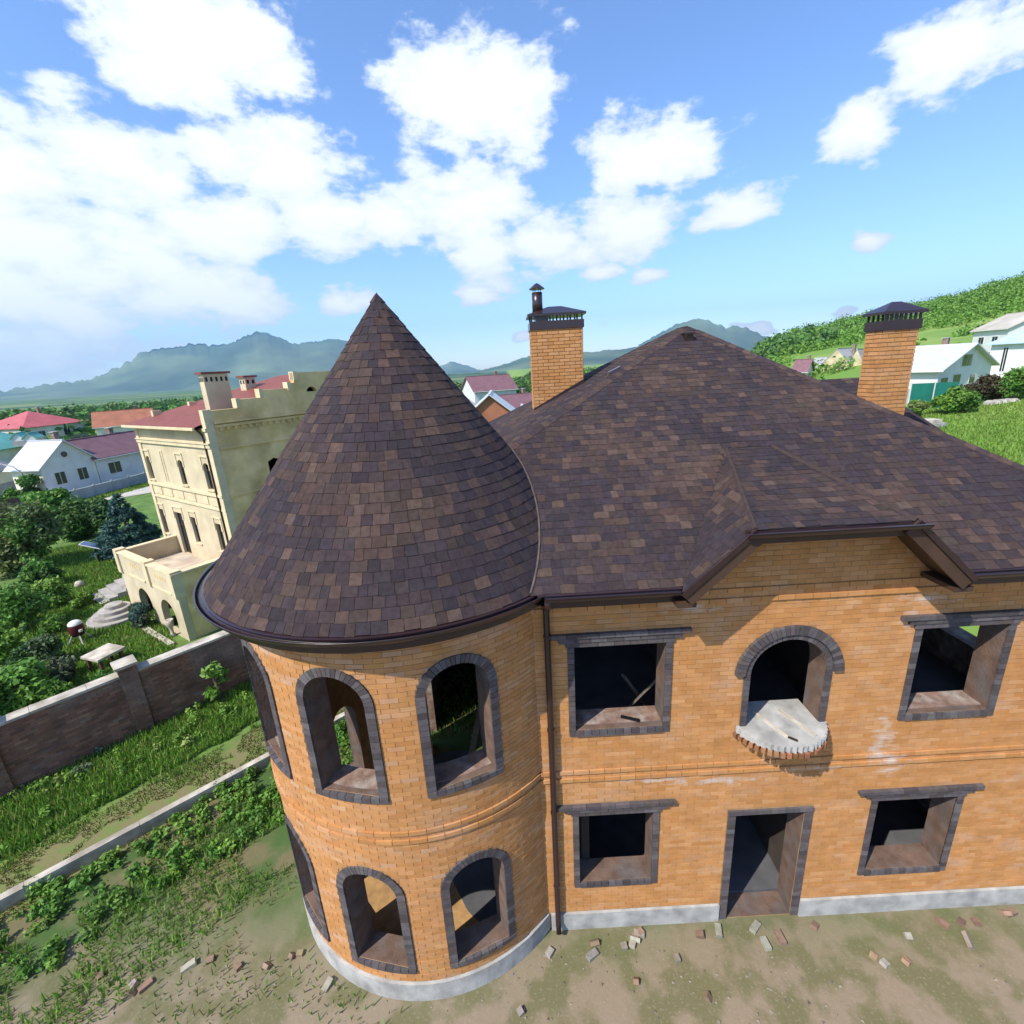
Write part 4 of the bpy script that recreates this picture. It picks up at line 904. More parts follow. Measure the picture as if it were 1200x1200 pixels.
tag(mb.build('brick_rubble', M['darkbrick']), 'broken brick offcuts scattered at the foot of the house', 'rubble', None, 'stuff')
sp = on_ground(237, 818, 0); shrub('sapling', 'slim pale green sapling standing against the boundary wall', 'sapling', fpt((sp.xy - FP0).dot(FD), -.45), .75, 1.75, [(.12, .25, .03), (.16, .28, .05)], 21, .13, 260, 7)
for i, (px, py, col) in enumerate(((100, 905, 0), (162, 860, 1), (120, 882, 2))):
    p = onZ(px, py, 0); shrub('weed_clump', ('pale flowering weed clump under the boundary wall', 'small grey weed beside the pier foot', 'low weed tuft between the pier and the flowering clump')[i], 'weed', p, .5, .45, [(.2, .26, .14), (.12, .2, .08)], 30 + i, .05, 240, 5)

# ------------------------------------------------------------------ neighbour's mansion (local frame: x along the window front towards the corner, y into the house)
ZN = -1.2; man = thing('mansion', 'beige stone mansion with red roof, stepped gable and arcaded terrace', 'mansion', (-13.6, 22.3, ZN), rad(-35))
def zl(z): return z - ZN
MW, MD = 8.35, 13.6
ffl = lambda u, v, d: (u, d, v); frt = lambda u, v, d: (-d, u, v)
ups = [(-8.02, -7.5), (-4.1, -3.5), (-1.35, -.75)]; lows = [(-8.05, -7.55), (-4.25, -3.65), (-1.55, -.95)]
ml = [[(a, zl(5.35)), (b, zl(5.35))] + [((a + b) / 2 + (b - a) / 2 * math.cos(PI * i / 8), zl(6.45) + .22 * math.sin(PI * i / 8)) for i in range(9)] for a, b in ups] + [[(a, zl(2.15)), (b, zl(2.15)), (b, zl(3.6)), (a, zl(3.6))] for a, b in lows] + [[(-6.15, zl(1.22)), (-5.2, zl(1.22)), (-5.2, zl(3.65)), (-6.15, zl(3.65))]]
wall_mesh([(-MW, 0), (0, 0), (0, zl(8.35)), (-MW, zl(8.35))], ml, ffl, .3).build('window_wall', M['beige'], man)
g0 = [(0, 0), (MD, 0), (MD, zl(9.1)), (12.3, zl(9.1)), (12.3, zl(9.5)), (11.1, zl(9.5)), (11.1, zl(9.85)), (9.5, zl(9.85)), (9.5, zl(10.1)), (9.2, zl(10.1)), (9.2, zl(10.6)), (4.35, zl(10.6)), (4.35, zl(10.1)), (3.95, zl(10.1)), (3.95, zl(9.85)), (2.4, zl(9.85)), (2.4, zl(9.5)), (1.2, zl(9.5)), (1.2, zl(9.1)), (0, zl(9.1))]
gh = [[(2.15, zl(5.5)), (2.85, zl(5.5)), (2.85, zl(6.35)), (2.5, zl(6.5)), (2.15, zl(6.35))], [(5.5, zl(5.5)), (6.2, zl(5.5)), (6.2, zl(6.35)), (5.85, zl(6.5)), (5.5, zl(6.35))], [(5.0, zl(9.6))] + [(5.3 + .3 * math.cos(PI - PI * i / 8), zl(9.6) + .25 * math.sin(PI * i / 8)) for i in range(9)][1:-1] + [(5.6, zl(9.6))]]
gh[2] = gh[2][::-1]
wall_mesh(g0, gh, lambda u, v, d: (-d + .003, u + .31, v), .3).build('gable_wall', M['beigeshade'], man)
MB().box(-MW, .31, 0, -MW + .3, MD, zl(8.3)).box(-MW + .31, MD - .3, 0, -.31, MD, zl(8.3)).build('rear_walls', M['beigeshade'], man)
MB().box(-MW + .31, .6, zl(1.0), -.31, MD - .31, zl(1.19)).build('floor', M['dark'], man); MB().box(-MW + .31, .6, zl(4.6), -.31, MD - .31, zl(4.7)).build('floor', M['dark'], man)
def mwin(a, b, z0, z1, name='window'):
    w = MB().box(a + .002, .16, zl(z0), b - .002, .18, zl(z1)).build(name, M['glass'], man); fr = MB()
    for x in (a, (a + b) / 2 - .02, b - .04): fr.box(x, .13, zl(z0), x + .04, .158, zl(z1))
    for z in (z0, z0 + (z1 - z0) * .68): fr.box(a + .04, .135, zl(z), b - .04, .157, zl(z) + .04)
    o = fr.build('frame', M['soffit']); o.parent = w
    t = MB().box(a - .14, -.05, zl(z1) + .28, b + .14, -.003, zl(z1) + .36); t.box(a - .14, -.035, zl(z1) - .35, a - .03, -.003, zl(z1) + .28).box(b + .03, -.035, zl(z1) - .35, b + .14, -.003, zl(z1) + .28)
    o = t.build('lintel', M['beigewarm']); o.parent = w
    if name == 'window': o = MB().box(a - .1, -.07, zl(z0) - .07, b + .1, .12, zl(z0) - .004).build('sill', M['beigewarm']); o.parent = w
for a, b in ups: mwin(a, b, 5.37, 6.68)
for a, b in lows: mwin(a, b, 2.16, 3.6)
mwin(-6.15, -5.2, 1.23, 3.65, 'door')
t = MB()
for x in (-5.98, -5.72): t.box(x, -.03, zl(5.4), x + .05, -.003, zl(7.0))
t.box(-5.98, -.03, zl(7.0), -5.67, -.003, zl(7.06)); t.build('blind_panel', M['beigewarm'], man)
for z, h, pr in ((7.42, .16, .1), (7.6, .06, .14), (5.06, .14, .09), (4.36, .1, .07), (8.2, .14, .12)): MB().box(-MW - .03, -pr, zl(z), .02, -.003, zl(z) + h).build('string_course', M['beigewarm'], man)
for z, h, pr in ((7.3, .12, .07), (5.02, .12, .07), (8.32, .12, .1), (8.5, .07, .15)): MB().box(.005, .32, zl(z), pr, MD + .3, zl(z) + h).build('string_course', M['beigeshade'], man)
for k in range(6): a = -MW + .35 + k * 1.33; MB().box(a, -.03, zl(4.55), a + 1.05, -.003, zl(4.97)).build('frieze_panel', M['beigewarm'], man)
[MB().box(.005, .5 + k * .34, zl(8.15), .07, .67 + k * .34, zl(8.318)).build('dentil', M['beigeshade'], man) for k in range(30)]
MB().box(-.32, -.06, 0, .03, .3, zl(9.15)).build('corner_pier', M['beigewarm'], man); MB().box(-MW - .04, -.06, 0, -MW + .3, .3, zl(8.4)).build('corner_pier', M['beigewarm'], man)
for y0, y1, z in ((1.5, 1.68, 9.5), (2.7, 2.88, 9.86), (4.24, 4.42, 10.1), (4.66, 4.84, 10.6)): MB().box(-.36, y0, zl(z) - .38, .05, y1, zl(z) + .05).build('step_pier', M['beigewarm'], man)
MB().tube([(-.5, -.25, zl(8.3)), (-.45, -.1, zl(8.05)), (-.42, -.08, zl(7.8)), (-.42, -.08, 0.1)], .05, 8).build('downpipe', M['metal'], man)
# red roof: main slope rising from the window front, hips at the far end
e0, e1 = (-MW - .35, -.4, zl(8.42)), (-.31, -.4, zl(8.42)); rg0, rg1 = (-MW + 3.4, 6.9, zl(10.55)), (-.31, 6.9, zl(10.55)); b0, b1 = (-MW - .35, MD + .2, zl(8.42)), (-.31, MD + .2, zl(8.42))
rf = MB().add([e0, e1, rg1, rg0, b0, b1], [(0, 1, 2, 3), (0, 3, 4), (4, 3, 2, 5)]); rf.add([(x, y, z - .12) for x, y, z in (e0, e1, b1, b0)], [(3, 2, 1, 0)]); rf.poly(e0, (e0[0], e0[1], e0[2] - .12), (e1[0], e1[1], e1[2] - .12), e1); rf.poly(b0, (b0[0], b0[1], b0[2] - .12), (e0[0], e0[1], e0[2] - .12), e0)
rfo = rf.build('roof', M['redroof'], man); MB().box(e0[0], -.5, zl(8.28), -.33, -.405, zl(8.4)).build('gutter', M['beigewarm'], man)
def mchim(x, y, w, d, z0, z1, m='beige', cap='redroof', slots=5):
    c = MB().box(x, y, zl(z0), x + w, y + d, zl(z1)).build('chimney', M[m], man)
    o = MB().box(x - .1, y - .1, zl(z1) + .02, x + w + .1, y + d + .1, zl(z1) + .12).build('cap', M[cap]); o.parent = c
    for i in range(slots): a = x + w * (i + .3) / slots; o = MB().box(a, y - .012, zl(z1) - .32, a + w / slots * .45, y - .003, zl(z1) - .12).build('vent_slot', M['dark']); o.parent = c
    for i in range(slots): a = y + d * (i + .3) / slots; o = MB().box(x + w + .003, a, zl(z1) - .32, x + w + .012, a + d / slots * .45, zl(z1) - .12).build('vent_slot', M['dark']); o.parent = c
mchim(-1.75, .9, .45, 1.15, 8.7, 10.7); mchim(-4.9, 4.4, .6, .6, 9.4, 10.5, slots=2); mchim(-6.9, 3.6, .45, .45, 9.0, 9.95, 'roughbrick', 'dark', 0)
for x, y, z in ((-7.6, .9, 8.95), (-6.6, 2.4, 9.3), (-5.9, 4.0, 9.75)): MB().box(x - .12, y - .2, zl(z) - .35, x + .12, y + .2, zl(z) + .1).build('parapet_pier', M['beigewarm'], man)
# terrace on arches
TY = -2.8; TX0, TX1 = -6.95, -.2
ah = [arch_poly(c, .8, .02, zl(.0) - .25, 12) for c in (-1.85, -4.55)]
wall_mesh([(TX0, 0), (TX1, 0), (TX1, zl(2.1)), (TX0, zl(2.1))], ah, lambda u, v, d: (u, TY + d, v), .3).build('arcade_wall', M['beige'], man)
wall_mesh([(0, 0), (2.48, 0), (2.48, zl(2.1)), (0, zl(2.1))], [arch_poly(1.55, .62, .02, zl(.0) - .3, 12)], lambda u, v, d: (TX1 - d + .003, TY + .31 + u, v), .3).build('arcade_wall', M['beigeshade'], man)
MB().box(TX0, TY + .301, 0, TX0 + .25, -.01, zl(2.1)).build('terrace_parapet', M['beige'], man)
MB().box(TX0 + .26, TY + .31, zl(1.02), TX1 - .31, -.01, zl(1.2)).build('terrace_floor', M['paving'], man)
for x0, y0, x1, y1 in ((TX0 - .05, TY - .06, TX1 + .06, TY + .34), (TX1 - .34, TY + .345, TX1 + .06, -.01), (TX0 - .05, TY + .345, TX0 + .3, -.01)): MB().box(x0, y0, zl(2.105), x1, y1, zl(2.18)).build('parapet_coping', M['beigewarm'], man)
for x in (TX0 + .1, -3.2, TX1 - .18): MB().box(x - .2, TY - .08, zl(1.0), x + .2, TY + .36, zl(2.28)).build('parapet_pier', M['beigewarm'], man)
for c in (-1.75, -4.75):
    for k in range(5): MB().box(c - .62 + k * .28, TY - .012, zl(1.62), c - .5 + k * .28, TY - .003, zl(1.82)).build('vent_slot', M['beigeshade'], man)
    MB().box(c - 1.1, TY - .05, zl(1.05), c + 1.0, TY - .003, zl(1.13)).build('string_course', M['beigewarm'], man)
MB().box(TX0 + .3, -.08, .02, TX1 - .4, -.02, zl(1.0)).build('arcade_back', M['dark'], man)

# ------------------------------------------------------------------ neighbour's garden
def bush(px, py, wpx, hpx, pal, seed, label, name='garden_bush', leaf=.10, n=6500, lumps=16, z=-1.2):
    p = on_ground(px, py, z); dep = (p - CP).dot(fw); k = dep / FPX; return shrub(name, label, 'bush' if 'tree' not in name else 'tree', p, wpx * k * .84, hpx * k * .88, pal, seed, leaf * max(.8, min(2.4, dep / 20)), n, lumps)
bush(8, 672, 80, 92, G_OLIVE, 41, 'tall olive-green willowy tree at the far end of the garden', 'garden_tree', .11, 9000, 20)
bush(48, 668, 62, 88, G_OLIVE + G_MID, 42, 'rounded olive tree beside the dark hedge trees in the garden', 'garden_tree', .10, 8000, 18)
bush(92, 632, 52, 50, G_DARK + G_MID, 43, 'dark green tree nearest the olive trees in the row before the spruce', 'garden_tree', .10, 7000, 16)
bush(62, 612, 62, 42, G_LITE + G_MID, 44, 'bright green roadside tree behind the olive trees', 'garden_tree', .11, 6000, 14)
bush(127, 627, 44, 46, G_DARK, 45, 'darkest tree squeezed between the road and the blue spruce', 'garden_tree', .10, 6000, 14)
bush(22, 742, 70, 72, G_MID, 46, 'broad mid-green bush in front of the willowy tree')
bush(62, 712, 36, 34, G_MID + G_LITE, 47, 'leafy bush edging the open lawn')
bush(8, 772, 52, 50, G_LITE, 48, 'bright yellow-green bush beside the large-leaved shrub')
bush(58, 782, 40, 44, G_GREY + G_DARK, 49, 'grey-green bush behind the maroon ornament')
bush(30, 790, 44, 36, G_DARK, 50, 'low dark bush between brighter shrubs')
bush(34, 828, 66, 56, G_MID + G_LITE, 51, 'large-leaved green shrub growing over the boundary wall', leaf=.16)
bush(70, 826, 32, 30, G_LITE, 52, 'small bright bush by the boundary wall', leaf=.09)
bush(68, 800, 38, 34, G_GREY, 53, 'feathery grey shrub between bright bushes near the wall')
bush(-6, 848, 50, 60, G_MID, 54, 'deep green shrub at the road end of the boundary wall')
bush(52, 690, 40, 36, G_DARK + G_MID, 55, 'dark spreading bush under the olive tree')
bush(66, 740, 34, 22, G_LITE + G_MID, 56, 'low round bush on the lawn beside the grill')
bush(150, 668, 16, 18, G_GREY, 57, 'small grey shrub against the far terrace wall')
bush(168, 735, 22, 34, G_GREY + G_BLUE, 58, 'dark shrub in front of the arcade arches')
bush(118, 800, 26, 14, G_MID, 59, 'low ground plant near the square garden table')
bush(96, 712, 30, 16, G_LITE, 60, 'low bright plants below the garden steps')
# blue spruce
sp = on_ground(158, 652); k = (sp - CP).dot(fw) / FPX; sh, sw = 78 * k, 62 * k; spr = thing('blue_spruce', 'dense blue-green spruce standing beside the mansion', 'tree', sp)
MB().tube([(0, 0, -.2), (0, 0, sh * .95)], [.14, .03], 8).build('trunk', M['bark'], spr)
gq = np.random.default_rng(71); L_ = []
for i in range(120):
    f = gq.random() ** .8; z = sh * (.06 + .9 * f); r = sw / 2 * (1 - f) ** .9 * (.75 + .4 * gq.random()); t = gq.random() * 2 * PI; q = .16 * sw * (1 - f * .75); L_.append((r * math.cos(t), r * math.sin(t), z - r * .12, q, q * .45))
Q, C = leafcloud(14000, L_, .15, G_BLUE, 72, 2.6, .3); quads('crown', Q, C, M['leaf'], spr)
# lawn
def lawn_reg(g, n):
    u, v = g.random(n), g.random(n); a, b, c, d = [onZ(*q, -1.2) for q in ((20, 850), (205, 762), (165, 615), (40, 640))]
    x = (a.x * (1 - u) + b.x * u) * (1 - v) + (d.x * (1 - u) + c.x * u) * v; y = (a.y * (1 - u) + b.y * u) * (1 - v) + (d.y * (1 - u) + c.y * u) * v; s = (x - FP0.x) * FN.x + (y - FP0.y) * FN.y; k = s > .6; return np.c_[x, y, hgt(x, y)][k]
blades('grass', 'rough green lawn in the garden below the mansion terrace', 60000, lawn_reg, .06, .26, .028, BL + BY[:1], 8)
# circular steps, stair flight, paving edge
cs = on_ground(138, 724); mb = thing('circular_steps', 'round stepped grey stone platform below the terrace', 'steps', cs); 
for i, (r, z) in enumerate(((1.25, .0), (.98, .2), (.7, .4), (.4, .6))): MB().lathe((0, 0, z), [(r, -.05), (r, .19), (r - .03, .22), (0, .22)], 36).build('step', M['stone'], mb)
st = on_ground(112, 705); fl = thing('stair_flight', 'short straight flight of stone steps climbing the lawn', 'steps', st, rad(-38))
for i in range(5): MB().box(-1.1, i * .42, -.3, 1.1, i * .42 + .41, .14 * (i + 1)).build('step', M['stone'], fl)
pe = on_ground(190, 750); ed = thing('stone_border', 'long pale stone border along the terrace bed', 'border', pe, rad(-35)); 
for i in range(6): MB().box(-3.2 + i * .72, -.12, -.1, -2.5 + i * .72, .12, .14).build('border_stone', M['concw'], ed)
ur = on_ground(203, 745); tag(MB().lathe(tuple(ur), [(.0, 0), (.14, 0), (.14, .08), (.07, .15), (.08, .4), (.17, .62), (.2, .85), (.16, .86), (.0, .75)], 20).build('garden_urn', M['concw'], None, True), 'pale stone urn standing before the arcade arches', 'urn')
ub = on_ground(94, 688); tag(MB().lathe(tuple(ub), [(.0, 0), (.22, 0), (.25, .2), (.16, .38), (0, .42)], 14).build('garden_boulder', M['concw'], None, True), 'small pale boulder at the head of the garden steps', 'boulder')
# square table
tb = on_ground(127, 782); tbl = thing('garden_table', 'square pale stone table behind the boundary wall', 'table', tb, rad(-20)); MB().box(-.55, -.55, .68, .55, .55, .78).build('table_top', M['concw'], tbl)
for x in (-.4, .4):
    for y in (-.4, .4): MB().box(x - .06, y - .06, -.05, x + .06, y + .06, .679).build('leg', M['brownfence'], tbl)
# maroon barrel ornament
gb = on_ground(95, 752); gr = thing('barrel_grill', 'maroon barrel grill with white lid on splayed white legs', 'grill', gb, rad(20))
MB().lathe((0, 0, .35), [(0, 0), (.24, .03), (.3, .25), (.3, .5), (.27, .6)], 20).build('drum', M['maroon'], gr, True); MB().lathe((0, 0, .95), [(.28, 0), (.26, .08), (.16, .16), (0, .18)], 20).build('lid', M['white'], gr, True)
for k in range(4): t = PI / 2 * k + .5; MB().bar((.22 * math.cos(t), .22 * math.sin(t), .42), (.46 * math.cos(t), .46 * math.sin(t), 0), .05, .05, (0, 0, 1)).build('leg', M['white'], gr)
MB().lathe((.22, -.2, .66), [(0, -.07), (.08, -.05), (.08, .05), (0, .07)], 10).build('dial', M['white'], gr)
# tilted panels on posts
for i, (px, py, tx, ty) in enumerate(((117, 660, 110, 638), (147, 652, 142, 632))):
    p = on_ground(px, py); k = (p - CP).dot(fw) / FPX; h = 22 * k; pn = thing('panel_lamp', ('tilted white and blue panel on a thin post on the lawn', 'tilted blue panel on a thin post beside the spruce')[i], 'lamp', p)
    MB().tube([(0, 0, -.2), (0, 0, h)], .05, 8).build('post', M['metal'], pn); MB().obox((0, 0, h), (.75, .1, -.28), (-.1, .35, 0), (.01, 0, .03)).build('panel', M['white'], pn); MB().obox((.02, -.02, h + .045), (.68, .09, -.25), (-.09, .3, 0), (.004, 0, .012)).build('solar_cell', M['blue'], pn)

# ------------------------------------------------------------------ houses around
def building(name, label, P1, P2, d, h, rh, wallm, roofm, wins=(), ridge='x', hip=False, over=.45, cat='house', sidewall=None, base=3.0, gablewin=None):
    """P1,P2: the front corners on the ground. wins: (side, a, b, z0, z1) with a,b as fractions along that side."""
    P1, P2 = Vector(P1), Vector(P2); v = P2 - P1; w = math.hypot(v.x, v.y); t = thing(name, label, cat, (P1.x, P1.y, min(P1.z, P2.z)), math.atan2(v.y, v.x))
    wl = MB().box(0, 0, -base, w, d, h)
    if not hip:
        if ridge == 'x': wl.add([(0, 0, h), (0, d, h), (0, d / 2, h + rh), (w, 0, h), (w, d, h), (w, d / 2, h + rh)], [(0, 2, 1), (3, 4, 5)])
        else: wl.add([(0, 0, h), (w, 0, h), (w / 2, 0, h + rh), (0, d, h), (w, d, h), (w / 2, d, h + rh)], [(0, 1, 2), (4, 3, 5)])
    wl.build('wall', M[wallm], t)
    o = over; th = .14; mb = MB()
    def slab(*p): mb.hexa([Vector(q) for q in p], [Vector(q) + Vector((0, 0, th)) for q in p])
    if hip:
        r = min(w, d) / 2; e = rh * o / r; c = [(-o, -o, h - e), (w + o, -o, h - e), (w + o, d + o, h - e), (-o, d + o, h - e)]; a, b = ((r, d / 2, h + rh), (w - r, d / 2, h + rh)) if w >= d else ((w / 2, r, h + rh), (w / 2, d - r, h + rh))
        up_ = lambda q: (q[0], q[1], q[2] + th)
        vs = [up_(q) for q in c] + [up_(a), up_(b)]; mb.add(vs, [(0, 1, 5, 4), (1, 2, 5), (2, 3, 4, 5), (3, 0, 4)] if w >= d else [(0, 1, 4), (1, 2, 5, 4), (2, 3, 5), (3, 0, 4, 5)]); mb.add(c + [up_(q) for q in c], [(3, 2, 1, 0)] + [(i, (i + 1) % 4, (i + 1) % 4 + 4, i + 4) for i in range(4)])
    elif ridge == 'x':
        e = rh * o / (d / 2); slab((-o, -o, h - e), (w + o, -o, h - e), (w + o, d / 2, h + rh), (-o, d / 2, h + rh)); slab((-o, d / 2, h + rh), (w + o, d / 2, h + rh), (w + o, d + o, h - e), (-o, d + o, h - e))
    else:
        e = rh * o / (w / 2); slab((-o, -o, h - e), (w / 2, -o, h + rh), (w / 2, d + o, h + rh), (-o, d + o, h - e)); slab((w / 2, -o, h + rh), (w + o, -o, h - e), (w + o, d + o, h - e), (w / 2, d + o, h + rh))
    mb.build('roof', M[roofm], t)
    if not hip:
        if ridge == 'x': MB().bar((-o, d / 2, h + rh + th), (w + o, d / 2, h + rh + th), .3, .1).build('ridge_cap', M[roofm], t); gy = [((-o, -o - .06, h - e), (w + o, -o - .06, h - e))]
        else: MB().bar((w / 2, -o, h + rh + th), (w / 2, d + o, h + rh + th), .3, .1).build('ridge_cap', M[roofm], t); gy = [((-o - .06, -o, h - e), (-o - .06, d + o, h - e)), ((w + o + .06, -o, h - e), (w + o + .06, d + o, h - e))]
        for p_, q_ in gy: MB().tube([p_, q_], .07, 6).build('gutter', M['white'], t)
    if h + rh > 5: c_ = MB().box(w * .7, d * .55, h + rh * .3, w * .7 + .6, d * .55 + .6, h + rh + .9).build('chimney', M['roughbrick'], t); c2 = MB().box(w * .7 - .08, d * .55 - .08, h + rh + .902, w * .7 + .68, d * .55 + .68, h + rh + 1.0).build('cap', M['conc']); c2.parent = c_
    MB().box(-.05, -.05, -base, w + .05, d + .05, .45).build('plinth', M['greyroof'], t)
    for side, a, b, z0, z1 in wins:
        def q(u, z, dd): return {'f': (u * w, -dd, z), 'l': (-dd, d * (1 - u), z), 'r': (w + dd, d * u, z)}[side]
        def bx(u0, u1, za, zb, d0, d1):
            p = [q(u0, za, d0), q(u1, za, d0), q(u1, zb, d0), q(u0, zb, d0)]; r = [q(u0, za, d1), q(u1, za, d1), q(u1, zb, d1), q(u0, zb, d1)]; return MB().hexa(p, r)
        L_ = w if side == 'f' else d; f = .07 / L_; wn = bx(a - f, b + f, z0 - .07, z1 + .07, .004, .05).build('window', M['white'], t)
        m2 = (a + b) / 2
        for u0, u1 in ((a, m2 - f / 2), (m2 + f / 2, b)): o2 = bx(u0, u1, z0, z1, .051, .06).build('pane', M['glass']); o2.parent = wn
    return t
def gp(px, py, z0=-2): return on_ground(px, py, z0)
# left: grey house with plum roof and gabled wing
a, b = Vector((-54.4, 56.2, -2.0)), Vector((-52.2, 68.0, -2.0)); dv = (b - a).normalized()
W3 = lambda u0, n, z0=1.5, z1=2.9: [('f', u0 + i * .3, u0 + .16 + i * .3, z0, z1) for i in range(n)]
gh1 = building('village_house', 'grey rendered house with plum roof and white-roofed gabled wing', a + dv * 6.2, a + dv * 15.5, 7.5, 4.1, 2.2, 'grey', 'purple', [('f', .16, .34, 1.7, 3.1), ('f', .7, .8, .6, 3.1)])
def as_part(t, parent, names):
    """make a second block a part set of the first: its meshes go under the first thing"""
    mw = parent.matrix_basis.inverted() @ t.matrix_basis
    for c in list(t.children):
        c.parent = parent; c.matrix_parent_inverse = Matrix.Identity(4); c.matrix_basis = mw @ c.matrix_basis
    bpy.data.objects.remove(t)
wg = building('x', '', a - dv * .2, a + dv * 6.1, 4.4, 4.2, 2.6, 'cream', 'whitemetal', [('f', .2, .38, 1.8, 3.2), ('f', .62, .8, 1.8, 3.2), ('l', .3, .45, 1.9, 3.2)], ridge='y', over=.4); as_part(wg, gh1, None)
# shade painted in: wing's street face grey, its sunlit side left cream
wgf = MB().poly((-.01, -.012, -2), (6.0, -.012, -2), (6.0, -.012, 4.2), (3.0, -.012, 6.75), (-.01, -.012, 4.2)); 
w_ = wgf.build('gable_face', M['grey'], gh1); w_.location = (-6.4, 0, 0)
vo = MB().lathe((0, 0, 0), [(0, 0), (.35, 0), (.35, .06), (0, .06)], 16).build('round_window', M['glass'], gh1); vo.rotation_euler = (rad(90), 0, 0); vo.location = (-3.4, -.02, 5.2)
# its yard fence
nrm = Vector((dv.y, -dv.x, 0)); fb = a + nrm * 3.2 - dv * 2.0; fn = thing('yard_fence', 'grey panel fence with white rail before the grey house', 'fence', fb, math.atan2(dv.y, dv.x))
for i in range(9):
    MB().box(i * 2.3 + .08, -.04, -.6, i * 2.3 + 2.22, .04, 1.25).build('panel', M['greyfence'], fn); MB().box(i * 2.3 - .08, -.08, -.6, i * 2.3 + .08, .08, 1.5).build('post', M['greyfence'], fn); MB().box(i * 2.3 + .08, -.05, 1.27, i * 2.3 + 2.22, .05, 1.36).build('rail', M['white'], fn)
fb2 = fb - dv * .3; fn2 = thing('yard_gate', 'brown sheet metal gates beside the grey panel fence', 'gate', fb2, math.atan2(dv.y, dv.x) + PI - .55)
for i in range(5): MB().box(i * 2.4 + .06, -.04, -.6, i * 2.4 + 2.34, .04, 1.75).build('gate_panel', M['brownfence' if i > 0 else 'greyfence'], fn2); MB().box(i * 2.4 - .06, -.07, -.6, i * 2.4 + .06, .07, 1.9).build('post', M['greyfence'], fn2)
def put(px, py, Y): return onY(px, py, Y)
building('village_house', 'long sea-green roofed house with two small dormers', put(-70, 556, 80), put(62, 540, 100), 14, 4.0, 4.2, 'cream', 'green', hip=True)
building('village_house', 'house with pink-red hipped roof beyond the green roof', put(33, 520, 125), put(105, 512, 140), 16, 4.5, 3.6, 'cream', 'pinkred', [('f', .2, .3, 1.5, 3.2), ('f', .6, .7, 1.5, 3.2)], hip=True)
building('village_house', 'house with orange-brown roof tucked behind the mansion', put(118, 524, 112), put(185, 516, 118), 10, 4.6, 3.0, 'cream', 'orange', [('f', .3, .4, 1.5, 3.0)])
building('garden_shed', 'low shed with worn grey roof by the green-roofed house', put(-12, 572, 60), put(22, 566, 64), 7, 2.4, 2.0, 'cream', 'greyroof', cat='shed', hip=True)
for i, px in enumerate((15, 29)):
    p = put(px, 520, 92); building('roof_dormer', ('white-faced dormer with dark opening on the sea-green roof, road side', 'white-faced dormer with dark opening on the sea-green roof, hill side')[i], p, p + Vector((1.8, .5, 0)), 2.5, 1.0, .8, 'white', 'green', ridge='y', cat='dormer', base=.6, over=.2)
# tree and post by the shed
bush(40, 592, 30, 40, G_MID + G_DARK, 81, 'leafy tree between the shed and the grey house', 'street_tree', .1, 3500, 12, -2)
bush(14, 590, 26, 22, G_MID, 82, 'small round tree in front of the shed', 'street_tree', .1, 2500, 10, -2)
lp = gp(38, 590); tl = thing('street_lamp', 'pale curved street lamp leaning over the brown gates', 'lamp', lp); MB().tube([(0, 0, -.3), (0, 0, 3.6), (-.5, -.2, 4.5), (-1.6, -.4, 4.9)], [.09, .08, .07, .05], 8).build('post', M['conc'], tl, True); MB().obox((-1.9, -.45, 4.9), (.35, .07, 0), (-.03, .12, 0), (0, 0, .05)).build('lamp_head', M['white'], tl)
# road sheets
def ribbon(name, pts, w, m, dz=.03):
    mb = MB(); n = len(pts); L_ = []; R_ = []
    for i, p in enumerate(pts):
        d = (pts[min(i + 1, n - 1)] - pts[max(i - 1, 0)]); d.z = 0; d.normalize(); nn = Vector((-d.y, d.x, 0)); 
        for lst, s_ in ((L_, 1), (R_, -1)): q = p + nn * w / 2 * s_; lst.append(Vector((q.x, q.y, max(H(q.x, q.y), H(p.x, p.y)) + dz)))
    for i in range(n - 1): mb.poly(L_[i], R_[i], R_[i + 1], L_[i + 1])
    o = mb.build(name, m, None); o['kind'] = 'structure'; return o
rp = [gp(-60, 606), gp(-20, 602), gp(20, 597), gp(60, 592), gp(100, 586), gp(140, 580), gp(175, 574), gp(210, 566)]
dense = []
for i in range(len(rp) - 1):
    for k in range(6): dense.append(rp[i].lerp(rp[i + 1], k / 6))
ribbon('road', dense, 5.0, M['road'], .05)
blades('grass', 'bright mown verge between the road and the grey fence', 5000, (lambda g, n: (lambda t, s: np.c_[(fb.x + dv.x * t + nrm.x * s), (fb.y + dv.y * t + nrm.y * s), hgt(fb.x + dv.x * t + nrm.x * s, fb.y + dv.y * t + nrm.y * s)])(g.random(n) * 22, .3 + 2.6 * g.random(n))), .1, .3, .08, [(.16, .27, .03), (.2, .3, .05)], 9)
# centre: houses over the roof
building('village_house', 'house with long plum roof and white gable edge seen past the chimney', put(558, 484, 112), put(606, 480, 116), 9, 5.0, 3.0, 'grey', 'purple', [('f', .3, .45, 2.6, 4.0)])
building('village_house', 'orange brick gable house with white-edged grey roof', put(551, 506, 62), put(601, 503, 62), 10, 2.2, 2.2, 'brickplain' if 'brickplain' in M else 'orange', 'whitemetal', ridge='y', over=.5)
building('village_house', 'low house with worn brown roof beside the brick gable', put(598, 500, 85), put(640, 497, 88), 8, 3.2, 2.2, 'cream', 'purple')
building('garden_shed', 'small white-roofed shed below the brown roof', put(606, 508, 72), put(622, 507, 72), 4, 2.6, 1.2, 'white', 'whitemetal', ridge='y', cat='shed', over=.2)
building('village_house', 'low grey slate roof behind the brick gable', put(525, 500, 75), put(562, 497, 80), 9, 2.6, 2.2, 'cream', 'greyroof')
